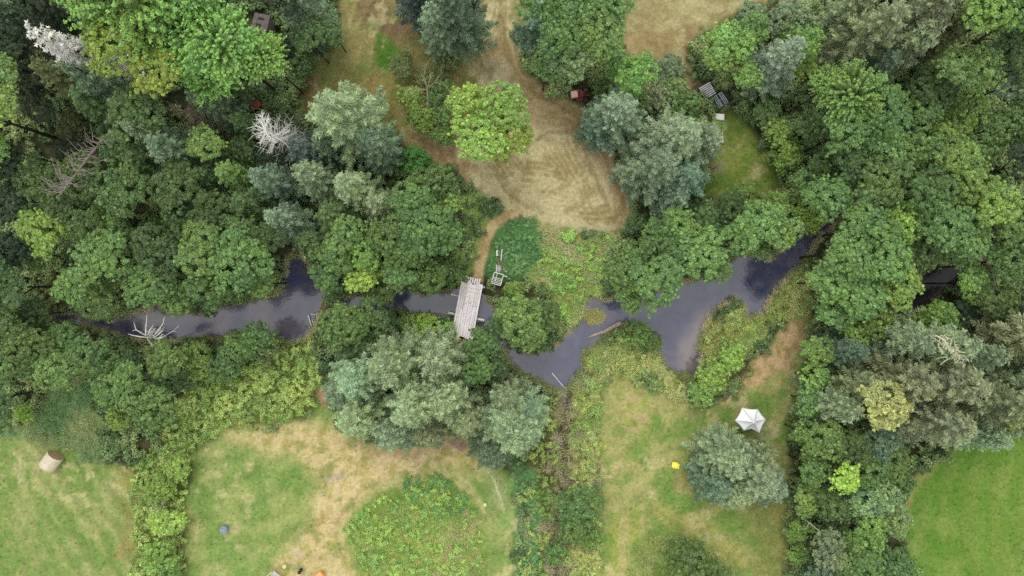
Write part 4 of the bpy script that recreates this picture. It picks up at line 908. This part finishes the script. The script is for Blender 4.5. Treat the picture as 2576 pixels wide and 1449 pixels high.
# logs
def log(name, pts, r, mat, label, cat='log', n=9):
    mb = MB(); b = Vector(pts[0]); ps = [Vector(p)-b for p in pts]; k = len(ps)
    rad = r if hasattr(r, '__len__') else [r*(1-.35*i/max(k-1, 1)) for i in range(k)]
    mb.tube(ps, rad, n); o = mb.build(name, mat); o.location = b; tag(o, label, cat); return o
def Z5(u, v, z): return P((2060+u/4.025)/1.4907, (1060+v/4.025)/1.4907, z)
log('fallen_log', [Z5(1085, 605, -.1), Z5(960, 670, -.2), Z5(830, 740, -.26), Z5(740, 765, -.3), Z5(640, 800, -.33), Z5(560, 838, -.36)], [.24, .22, .19, .15, .12, .03], M_DEADG, 'long bleached fallen log lying in the stream')
def Z6(u, v, z): return P((1120+u/7.24)/1.4907, (1080+v/7.24)/1.4907, z)
for (a_, b_, r_, lb) in (((265, 740), (350, 1030), .075, 'longest pale driftwood pole lying in the shallows'), ((370, 870), (480, 1180), .06, 'brownish driftwood pole right of the longest pale one'),
                         ((345, 705), (465, 717), .05, 'short level driftwood stick above the longest pole'), ((480, 690), (502, 822), .045, 'short upright driftwood stick on the brown bank'),
                         ((380, 678), (440, 680), .035, 'tiniest driftwood stick, topmost above the level one'), ((935, 190), (915, 290), .05, 'pale stub of driftwood at the top of the bank by the bush'),
                         ((780, 390), (715, 510), .05, 'tan driftwood stick slanting across the middle of the brown bank'), ((600, 230), (700, 370), .045, 'curved pinkish driftwood at the upper waterline')):
    log('driftwood', [Z6(*a_, -.30), Z6((a_[0]+b_[0])/2, (a_[1]+b_[1])/2, -.26), Z6(*b_, -.22)], r_, M_DEAD if 'pale' in lb or 'short' in lb else M_DEADG, lb, 'driftwood', 6)
log('fallen_log', [P(2056, 576, -.1), P(2076, 562, .0), P(2096, 548, .1)], .13, M_DEADG, 'dark grey log across the shaded upstream end')
log('pale_branch', [P(1388, 938, -.3), P(1405, 958, -.2), P(1424, 980, -.25)], .05, M_DEAD, 'thin pale branch sticking up at the lowest stream bend', 'branch', 5)
log('pole', [P(2508, 530, 8.4), P(2522, 533, 8.5), P(2534, 534, 8.5)], .07, M_DEAD, 'short white dead stem showing at the right edge', 'branch', 5)

# ------------------------------------------------------------------ plank bridge
M_DECK = bark_mat('weathered_deck', (222, 212, 212), (242, 234, 234), 1.2)
M_DECK2 = bark_mat('grey_deck', (206, 194, 192), (230, 220, 218), 1.2)
M_WHITE = bark_mat('white_paint', (214, 212, 206), (236, 234, 230), 4, .6)
M_BEAM = bark_mat('pale_beam', (188, 182, 180), (222, 216, 212), 4)
cxy = P(1175, 781)[:2]*(1-.55/CAM_H)
ax = Vector((-25.4, -136)).normalized(); ang = math.atan2(ax.y, ax.x)
root = empty('bridge', (cxy[0], cxy[1], .0), ang)           # local +x runs south along the deck
tag(root, 'weathered grey white plank footbridge over the stream', 'bridge')
zt = .46
for i, yy in enumerate((-.62, 0, .62)):
    MB().box((0, yy, zt-.17), (4.7, .13, .2)).build('stringer', M_DECK2, root)
nb = 8; wd = 1.68/nb
for i in range(nb):
    y0 = -.84+wd*(i+.5)
    cuts = [-2.5+rn.uniform(-.16, .12), rn.uniform(-.7, .5), 2.45+rn.uniform(-.08, .1)]
    for a, b in zip(cuts[:-1], cuts[1:]):
        MB().box(((a+b)/2, y0, zt+rn.uniform(-.012, .012)), (b-a-.02, wd-.022, .045), 0, rn.uniform(-.004, .004)).build('plank', rn.choice((M_DECK, M_DECK, M_DECK2)), root, .004)
for sy, ext in ((-1, 0), (1, .05)):
    MB().box((0, sy*.90, zt+.075), (4.95+ext, .15, .14)).build('kerb_rail', M_WHITE, root, .01)
    MB().box((.1, sy*.76, zt+.05), (4.7, .05, .05)).build('kerb_strip', M_BEAM, root)
    for px_ in (-2.2, 0.1, 2.2):
        MB().box((px_, sy*.99, zt+.03), (.09, .06, .34)).build('post', M_BEAM, root)
for yy, a, b in ((-.26, -1.7, -.9), (-.27, -.6, .1), (-.26, .35, .75), (-.25, 1.0, 2.2), (.22, -2.2, -.7), (.23, -.5, .3), (.22, .7, .95), (.22, 1.15, 2.35)):
    MB().box(((a+b)/2, -yy, zt+.045), (b-a, .12, .04)).build('runner_strip', M_WHITE, root)
for x_, y0, y1, wdt in ((-2.12, -.80, .80, .12), (-1.72, -.6, .6, .09), (-1.28, -.72, .45, .09)):
    MB().box((x_, (y0+y1)/2, zt+.078), (wdt, y1-y0, .035)).build('cross_strip', M_WHITE, root)
MB().box((-2.28, 0, zt-.33), (.15, 2.35, .12), .03).build('cross_beam', M_BEAM, root, .01)
MB().box((-1.12, -.86, zt-.33), (.11, 1.7, .1), -.03).build('cross_beam', M_WHITE, root, .01)
MB().box((.55, 0, zt-.33), (.19, 3.3, .13), -.02).build('cross_beam', M_BEAM, root, .01)
for sy in (-.7, .7):
    MB().tube([(.55, sy, -1.2), (.55, sy, zt-.4)], .08, 8).build('pile', M_DECK2, root)
for k in range(7):
    MB().box((-2.72+rn.uniform(-.06, .06), -.6+k*.2, zt-.06), (.5, .13, .04), rn.uniform(-.1, .1)).build('ramp_board', rn.choice((M_DECK, M_WHITE)), root)

# ------------------------------------------------------------------ crates, pallets, frames
def Z1(u, v, z=0): return P((1640+u/3.45)/1.4907, (900+v/3.45)/1.4907, z)
def Z2(u, v, z=0): return P((2560+u/4.83)/1.4907, (260+v/4.83)/1.4907, z)
def slatted(name, c, L, Wd, rz, nsl, mat, mat2, label, z=.10, frame=False, cat='pallet', missing=(), tilt=0):
    root = empty(name, (c[0], c[1], z), rz); root.rotation_euler = (tilt, 0, rz); tag(root, label, cat)
    for i in range(nsl):
        if i in missing: continue
        yy = -Wd/2+Wd/nsl*(i+.5)
        MB().box((rn.uniform(-.01, .01), yy, .07), (L, Wd/nsl*.56, .022), rn.uniform(-.02, .02)).build('slat', mat, root)
    for xx in (-L/2+.06, 0, L/2-.06):
        MB().box((xx, 0, 0), (.09, Wd, .1)).build('bearer', mat2, root)
    return root
M_PAL = bark_mat('pallet_wood', (168, 166, 174), (206, 204, 210)); M_PAL2 = bark_mat('pallet_bearer', (104, 102, 100), (134, 130, 128))
M_PAL3 = bark_mat('blue_grey_wood', (128, 138, 150), (168, 176, 186))
c = Z2(450, 385, .2); slatted('pallet', c, 1.13, 1.22, math.atan2(85, 215)+.14, 7, M_PAL, M_PAL2, 'pale grey slatted wooden pallet, upper left of the pair')
c = Z2(690, 550, .2); slatted('pallet', c, 1.2, 1.0, math.atan2(-175, 115)-.02, 7, M_PAL3, M_PAL2, 'blue grey slatted pallet, lower right of the pair', missing=(3,), tilt=.06)
# white slatted crate beside the bridge path
c = Z1(778, 503, .2); rz = math.atan2(-35, 125)
root = empty('crate', (c[0], c[1], 0), rz); tag(root, 'white slatted open crate on the grass right of the bridge', 'crate')
for sx in (-.42, .42): MB().box((sx, 0, .34), (.07, 1.0, .07)).build('frame_rail', M_WHITE, root)
for sy in (-.5, .5): MB().box((0, sy, .345), (.9, .07, .06)).build('frame_rail', M_WHITE, root)
for sy in (-.36, -.22, -.08, .06): MB().box((0, sy, .30), (.8, .05, .03)).build('slat', M_WHITE, root)
MB().box((-.14, .1, .33), (.04, .8, .03)).build('slat', M_WHITE, root)
for sx in (-.42, .42):
    for sy in (-.5, .5): MB().box((sx, sy, .15), (.06, .06, .32)).build('leg', M_WHITE, root)
MB().box((.62, .42, .33), (.36, .07, .04), -.05).build('handle', M_WHITE, root)
M_BRW = bark_mat('brown_board', (112, 88, 70), (150, 124, 100)); M_GREY = bark_mat('grey_cloth', (150, 148, 146), (190, 188, 184), 5)
def board(a, b, w_, h_, mat, label, z=.12):
    a = Vector(a); b = Vector(b); m = (a+b)/2; d = b-a
    mb = MB().box((0, 0, 0), (d.length, w_, h_), 0, -math.asin(max(-1, min(1, d.z/d.length))), 0, .006)
    o = mb.build('board', mat, None, .005); o.location = m; o.rotation_euler = (0, 0, math.atan2(d.y, d.x)); tag(o, label, 'board')
board(Z1(772, 130, .35), Z1(772, 205, .25), .13, .1, M_WHITE, 'short white post end left of the board pile top')
board(Z1(838, 120, .35), Z1(822, 270, .2), .1, .08, M_BEAM, 'long pale post right in the board pile')
board(Z1(765, 215, .2), Z1(805, 330, .2), .1, .05, M_BRW, 'brown board leaning left in the board pile')
board(Z1(815, 250, .28), Z1(885, 410, .2), .09, .05, M_BRW, 'brown board slanting right in the board pile')
board(Z1(765, 320, .15), Z1(765, 415, .15), .1, .08, M_BEAM, 'pale post just above the white crate')
board(Z1(860, 375, .2), Z1(897, 415, .2), .1, .05, M_WHITE, 'small white board end right above the crate')
mb = MB(); cc0 = Z1(800, 375, 0)
mb.lathe([(.22, 0), (.3, .08), (.27, .2), (.16, .3), (.05, .33)], 12); o = mb.build('sack', M_GREY, None, 0, True); o.location = cc0; o.scale = (.8, 1.25, 1); tag(o, 'crumpled pale grey sack among the boards', 'sack')
# white table and white frame below pallets
c = Z2(655, 860, .75); root = empty('garden_table', (c[0], c[1], 0), R(-3)); tag(root, 'white rectangular garden table half hidden by leaves', 'table')
MB().box((0, 0, .72), (.98, .56, .04)).build('table_top', M_WHITE, root, .018)
for sx in (-.42, .42):
    for sy in (-.22, .22): MB().box((sx, sy, .35), (.05, .05, .7)).build('leg', M_WHITE, root)
c = Z2(650, 1190, .5); root = empty('trellis_frame', (c[0], c[1], 0), 0); tag(root, 'white wooden frame of rails and crossbars on the meadow edge', 'frame')
MB().box((.36, .12, .5), (.06, 1.5, .05)).build('side_rail', M_WHITE, root); MB().box((-.4, -.35, .5), (.05, .55, .05)).build('side_rail', M_WHITE, root)
MB().box((0, -.62, .53), (.88, .06, .05)).build('crossbar', M_WHITE, root); MB().box((-.06, -.42, .5), (.06, .6, .04)).build('crossbar', M_WHITE, root)
MB().box((.16, -.2, .5), (.4, .04, .04)).build('crossbar', M_WHITE, root)
for sx, sy in ((.36, -.6), (.36, .8), (-.4, -.6)): MB().box((sx, sy, .24), (.05, .05, .5)).build('leg', M_WHITE, root)

# ------------------------------------------------------------------ hay bale
M_HAY = bark_mat('straw', (188, 174, 152), (214, 202, 182), 14); M_HAYE = bark_mat('straw_end', (150, 128, 98), (186, 162, 126), 9)
M_TW = bark_mat('net_wrap', (206, 196, 178), (232, 224, 208), 20)
c = P((120+690/9.66)/1.4907, (1650+760/9.66)/1.4907, .75); dirv = math.atan2(460, 350)
root = empty('hay_bale', (c[0], c[1], 0), dirv); tag(root, 'single round straw bale on the lower left meadow', 'hay bale')
n = 40; rad = .72; hl = .64
mb = MB(); vs = []; fs = []
rings = [-hl, -hl+.06, -.3, 0, .3, hl-.06, hl]
for xr in rings:
    for k in range(n):
        a = 2*math.pi*k/n; rr = rad*(.965 if abs(xr) == hl else 1)+rn.uniform(-.012, .012)
        zz = rad+rr*math.sin(a); zz = max(zz, .05)
        vs.append((xr, rr*math.cos(a), zz-.03))
for i in range(len(rings)-1):
    for k in range(n): fs.append((i*n+k, i*n+(k+1) % n, (i+1)*n+(k+1) % n, (i+1)*n+k))
mb.add(vs, fs); mb.build('straw_roll', M_HAY, root, 0, True)
for sx in (-1, 1):
    e = MB()
    for j, rr in enumerate((.69, .5, .32, .15)):
        Mx = Matrix.Translation((sx*(hl-.015+.012*j), 0, rad-.03)) @ Matrix.Rotation(sx*math.pi/2, 4, 'Y')
        e.lathe([(rr, -.02), (rr, .012), (max(rr-.12, .02), .004)], 28, Mx)
    e.build('end_face', M_HAYE, root)
for xr in np.linspace(-.5, .5, 9):
    t = MB(); t.tube([(xr+rn.uniform(-.02, .02), (rad+.006)*math.cos(a), rad-.03+(rad+.006)*math.sin(a)) for a in np.linspace(-.9, 4.04, 30)], .006, 4, False); t.build('twine', M_TW, root)
st_ = MB()
for k in range(40):
    a = rn.uniform(-.3, 3.4); xx = rn.uniform(-hl, hl); p = Vector((xx, rad*math.cos(a), rad+rad*math.sin(a)-.03)); q = p+Vector((rn.uniform(-.12, .12), math.cos(a)*.08, math.sin(a)*.06))
    st_.tube([p, q], .005, 3, False)
st_.build('loose_straws', M_HAY, root)

# ------------------------------------------------------------------ canopy tent
def fabric_mat():
    m = bpy.data.materials.new('white_canopy_fabric'); n, b, o = nodes(m)
    b.inputs['Base Color'].default_value = (.74, .74, .76, 1); b.inputs['Roughness'].default_value = .8; b.inputs['Specular IOR Level'].default_value = .2
    return m
M_FAB = fabric_mat(); M_POLE = bark_mat('grey_pole', (120, 122, 126), (150, 152, 156), 4, .5)
def Z4(u, v, z): return P((2700+u/6.585)/1.4907, (1480+v/6.585)/1.4907, z)
corn = [Vector(Z4(u, v, 1.95)) for u, v in ((545, 320), (940, 360), (1140, 615), (975, 960), (590, 900), (365, 645))]
cen = sum(corn, Vector())/6; cen.z = 0
apx = Vector(Z4(850, 690, 2.95)); apx = Vector((apx.x, apx.y, 2.95))
root = empty('canopy_tent', tuple(cen)); tag(root, 'white six sided canopy tent standing on the right lawn', 'tent')
for i in range(6):
    a = corn[i]; b = corn[(i+1) % 6]; vs = []; fs = []; nu, nv = 10, 8
    scal = .5 if i == 3 else .10
    for j in range(nv+1):
        f = j/nv
        for k in range(nu+1):
            u_ = k/nu; e = a.lerp(b, u_); p = apx.lerp(e, f)
            sag = 4*u_*(1-u_)
            p += (Vector((cen.x, cen.y, e.z))-e)*sag*scal*.55*f**2+Vector((0, 0, -.16*math.sin(math.pi*f)*1-.10*sag*f*(1-f)*2))
            vs.append(p-cen)
    for j in range(nv):
        for k in range(nu): q = j*(nu+1)+k; fs.append((q, q+1, q+nu+2, q+nu+1))
    m_ = MB(); m_.add(vs, fs); o = m_.build('roof_panel', M_FAB, root, 0, True)
    sm = o.modifiers.new('thick', 'SOLIDIFY'); sm.thickness = .012
    v0 = corn[i]-cen
    MB().tube([(v0.x, v0.y, 0), (v0.x, v0.y, 1.93)], .022, 8).build('leg', M_POLE, root)
    MB().tube([v0+Vector((0, 0, -.01)), (apx-cen).lerp(v0, .5)+Vector((0, 0, -.17)), apx-cen+Vector((0, 0, -.03))], .014, 5).build('roof_rib', M_POLE, root)

# ------------------------------------------------------------------ yellow chair, barrel, bottom edge things, mower, hut
M_YEL = bark_mat('yellow_plastic', (232, 220, 70), (250, 240, 120), 2, .4); M_BLUE = bark_mat('blue_plastic', (112, 126, 158), (136, 148, 176), 3, .5)
M_BLK = bark_mat('black_rubber', (30, 30, 28), (48, 46, 42), 5, .7); M_ORG = bark_mat('orange_wood', (226, 150, 90), (240, 178, 116), 2)
M_RED = bark_mat('faded_red_paint', (104, 44, 38), (136, 62, 54), 3, .5); M_PINK = bark_mat('sunbleached_red', (204, 158, 150), (222, 182, 172), 3, .6)
c = P((2480+920/18.1)/1.4907, (1700+790/18.1)/1.4907, .3); root = empty('garden_chair', (c[0], c[1], 0), R(-12)); tag(root, 'small bright yellow plastic chair on the right lawn', 'chair')
MB().box((-.05, 0, .30), (.42, .48, .04)).build('seat', M_YEL, root, .015)
MB().box((.22, 0, .50), (.05, .46, .40), 0, .28).build('backrest', M_YEL, root, .02)
for sy in (-.25, .25): MB().box((.0, sy, .44), (.40, .05, .04)).build('armrest', M_YEL, root, .01)
for sx in (-.22, .18):
    for sy in (-.21, .21): MB().box((sx, sy, .15), (.04, .04, .3)).build('leg', M_YEL, root)
c = P(563, 1332, .5)
root = empty('barrel', (c[0], c[1], 0)); tag(root, 'round blue grey plastic barrel on the middle lawn', 'barrel')
MB().lathe([(.27, 0), (.30, .05), (.31, .2), (.30, .25), (.32, .28), (.32, .5), (.29, .56)], 24).build('drum', M_BLUE, root, 0, True)
MB().lathe([(.30, .56), (.30, .585), (.27, .59), (.26, .575), (.02, .578)], 24).build('lid', M_BLUE, root)
for a in (0, 2.4): MB().lathe([(.035, 0), (.035, .03)], 10, Matrix.Translation((.17*math.cos(a), .17*math.sin(a), .578))).build('bung', M_BLK, root)
def Z9(u, v, z=0): return P((960+u/8.587)/1.4907, (2100+v/8.587)/1.4907, z)
for (u, v, lb) in ((1440, 335, 'dark round bucket, upper of the touching pair at the bottom'), (1390, 405, 'dark olive bucket, lower of the touching pair at the bottom')):
    c = Z9(u, v, .3); root = empty('bucket', (c[0], c[1], .02)); tag(root, lb, 'bucket', 'buckets on the lawn')
    MB().lathe([(.11, 0), (.145, .28), (.155, .28), (.155, .30), (.135, .30), (.10, .03), (.01, .03)], 18).build('tub', M_BLK, root, 0, True)
    MB().tube([(.15*math.cos(a), .03, .29+.1*math.sin(a)) for a in np.linspace(0, math.pi, 9)], .006, 5).build('handle', M_GREY, root)
c = Z9(920, 205, .1); o = MB().lathe([(.2, -.05), (.19, .1), (.17, .12), (.02, .125)], 16).build('tree_stump', bark_mat('cut_wood', (188, 180, 120), (206, 200, 142), 8)); o.location = c; tag(o, 'pale round cut stump on the lawn at the bottom edge', 'stump')
c = P(1220, 1270, .1); o = MB().lathe([(.16, -.05), (.17, .08), (.09, .16), (.01, .17)], 9).build('stone', bark_mat('pale_stone', (196, 196, 150), (222, 220, 180), 6)); o.location = (c[0], c[1], .02); tag(o, 'pale stone on the green strip right of the mound', 'stone')
# orange box
c = Z9(2020, 560, .4); root = empty('storage_box', (c[0], c[1], 0), math.atan2(175, 270)); tag(root, 'orange wooden box with a dark hand hole at the bottom edge', 'box')
Lx, Ly = .78, .62
for sy in (-1, 1): MB().box((0, sy*Ly/2, .2), (Lx, .03, .4)).build('side', M_ORG, root)
for sx in (-1, 1): MB().box((sx*Lx/2, 0, .2), (.03, Ly-.03, .4)).build('side', M_ORG, root)
for k in range(5): MB().box((0, -Ly/2+.065+k*.123, .415), (Lx+.04, .118, .025)).build('lid_board', M_ORG, root, .004)
MB().box((-.12, .12, .436), (.17, .08, .012), .2).build('hand_hole', M_BLK, root)
# grey tarp-covered bench corner
c = Z9(640, 600, .4); root = empty('work_table', (c[0], c[1], 0), math.atan2(-120, 160)); tag(root, 'grey weathered table corner with a pale pole at the bottom edge', 'table')
for k in range(6): MB().box((0, -.42+k*.17, .5), (1.1, .155, .03)).build('board', bark_mat('lilac_grey_wood', (150, 146, 156), (184, 180, 192), 4) if k == 0 else M_GREY, root, .004)
for sx in (-.45, .45):
    for sy in (-.4, .4): MB().box((sx, sy, .25), (.07, .07, .48)).build('leg', M_GREY, root)
board(Z9(350, 505, .6), Z9(520, 400, .6), .07, .05, M_LICHEN, 'pale pole end left of the grey table at the bottom')
# riding mower
c = P(1458, 236, .6); root = empty('riding_mower', (c[0], c[1], 0), R(172)); root.rotation_euler = (0, 0, R(8)+math.pi)
tag(root, 'sun faded red riding mower parked under the tree edge', 'mower')
MB().box((.48, .02, .66), (.62, .58, .34), 0, .05).build('hood', M_PINK, root, .06)
MB().box((-.18, 0, .42), (.9, .52, .22)).build('body', M_RED, root, .04)
MB().box((-.62, 0, .60), (.42, .62, .16)).build('rear_fender', M_RED, root, .05)
MB().box((-.52, 0, .76), (.36, .4, .08)).build('seat', M_BLK, root, .03); MB().box((-.70, 0, .93), (.08, .4, .3), 0, -.15).build('backrest', M_BLK, root, .03)
MB().box((0, 0, .2), (.7, .98, .14)).build('mowing_deck', M_RED, root, .05)
MB().tube([(.1+.16*math.cos(a)*.7, .16*math.sin(a), .92+.1*math.cos(a)) for a in np.linspace(0, 6.283, 17)], .016, 6).build('steering_wheel', M_BLK, root)
MB().tube([(.22, 0, .6), (.1, 0, .92)], .02, 6).build('steering_column', M_BLK, root)
for sx, rr, ww_ in ((.5, .19, .15), (-.55, .27, .24)):
    for sy in (-1, 1):
        Mx = Matrix.Translation((sx, sy*.44, rr)) @ Matrix.Rotation(math.pi/2, 4, 'X')
        wv = MB().lathe([(rr*.55, -ww_/2), (rr, -ww_/2+.02), (rr, ww_/2-.02), (rr*.55, ww_/2)], 18, Mx).build('wheel', M_BLK, root)
        MB().lathe([(rr*.5, -ww_/2-.005), (rr*.5, ww_/2+.005)], 12, Mx).build('hub', M_GREY, wv)
# red box in the dark wood
c = P(640, 262, 1.0); root = empty('metal_box', (c[0], c[1], 0), .6); tag(root, 'dull red metal box half hidden in the dark left wood', 'box')
MB().box((0, 0, .35), (.8, .6, .7)).build('case', M_RED, root, .02); MB().box((0, 0, .72), (.84, .64, .05), 0, .03).build('lid', M_RED, root, .01)
MB().box((.0, -.32, .5), (.16, .03, .04)).build('handle', M_GREY, root)
# hut
c = P(654, 54, 2.3); root = empty('hut', (c[0], c[1], 0), R(-14)); tag(root, 'small weathered wooden hut roof with dark openings in the upper left', 'hut')
M_HUT = bark_mat('hut_wood', (90, 82, 80), (122, 112, 108), 5)
for sx in (-.55, .55): MB().box((sx, 0, 1.0), (.05, 1.2, 2.0)).build('wall', M_HUT, root)
for sy in (-.6, .6): MB().box((0, sy, 1.0), (1.05, .05, 2.0)).build('wall', M_HUT, root)
for k in range(8): MB().box((-.62+k*.178, 0, 2.12+.05*(k % 2)*.2+.012*k), (.165, 1.45 if k not in (2, 3) else 1.4, .03), rn.uniform(-.03, .03)).build('roof_board', M_HUT, root)
MB().box((0, .28, 2.2), (.5, .2, .02), -.1).build('roof_opening', M_BLK, root); MB().box((-.1, -.36, 2.2), (.42, .34, .02), -.1).build('roof_opening', M_BLK, root)
print('objects', len(SC.objects), 'tris', sum(len(m.polygons)*2 for m in bpy.data.meshes))
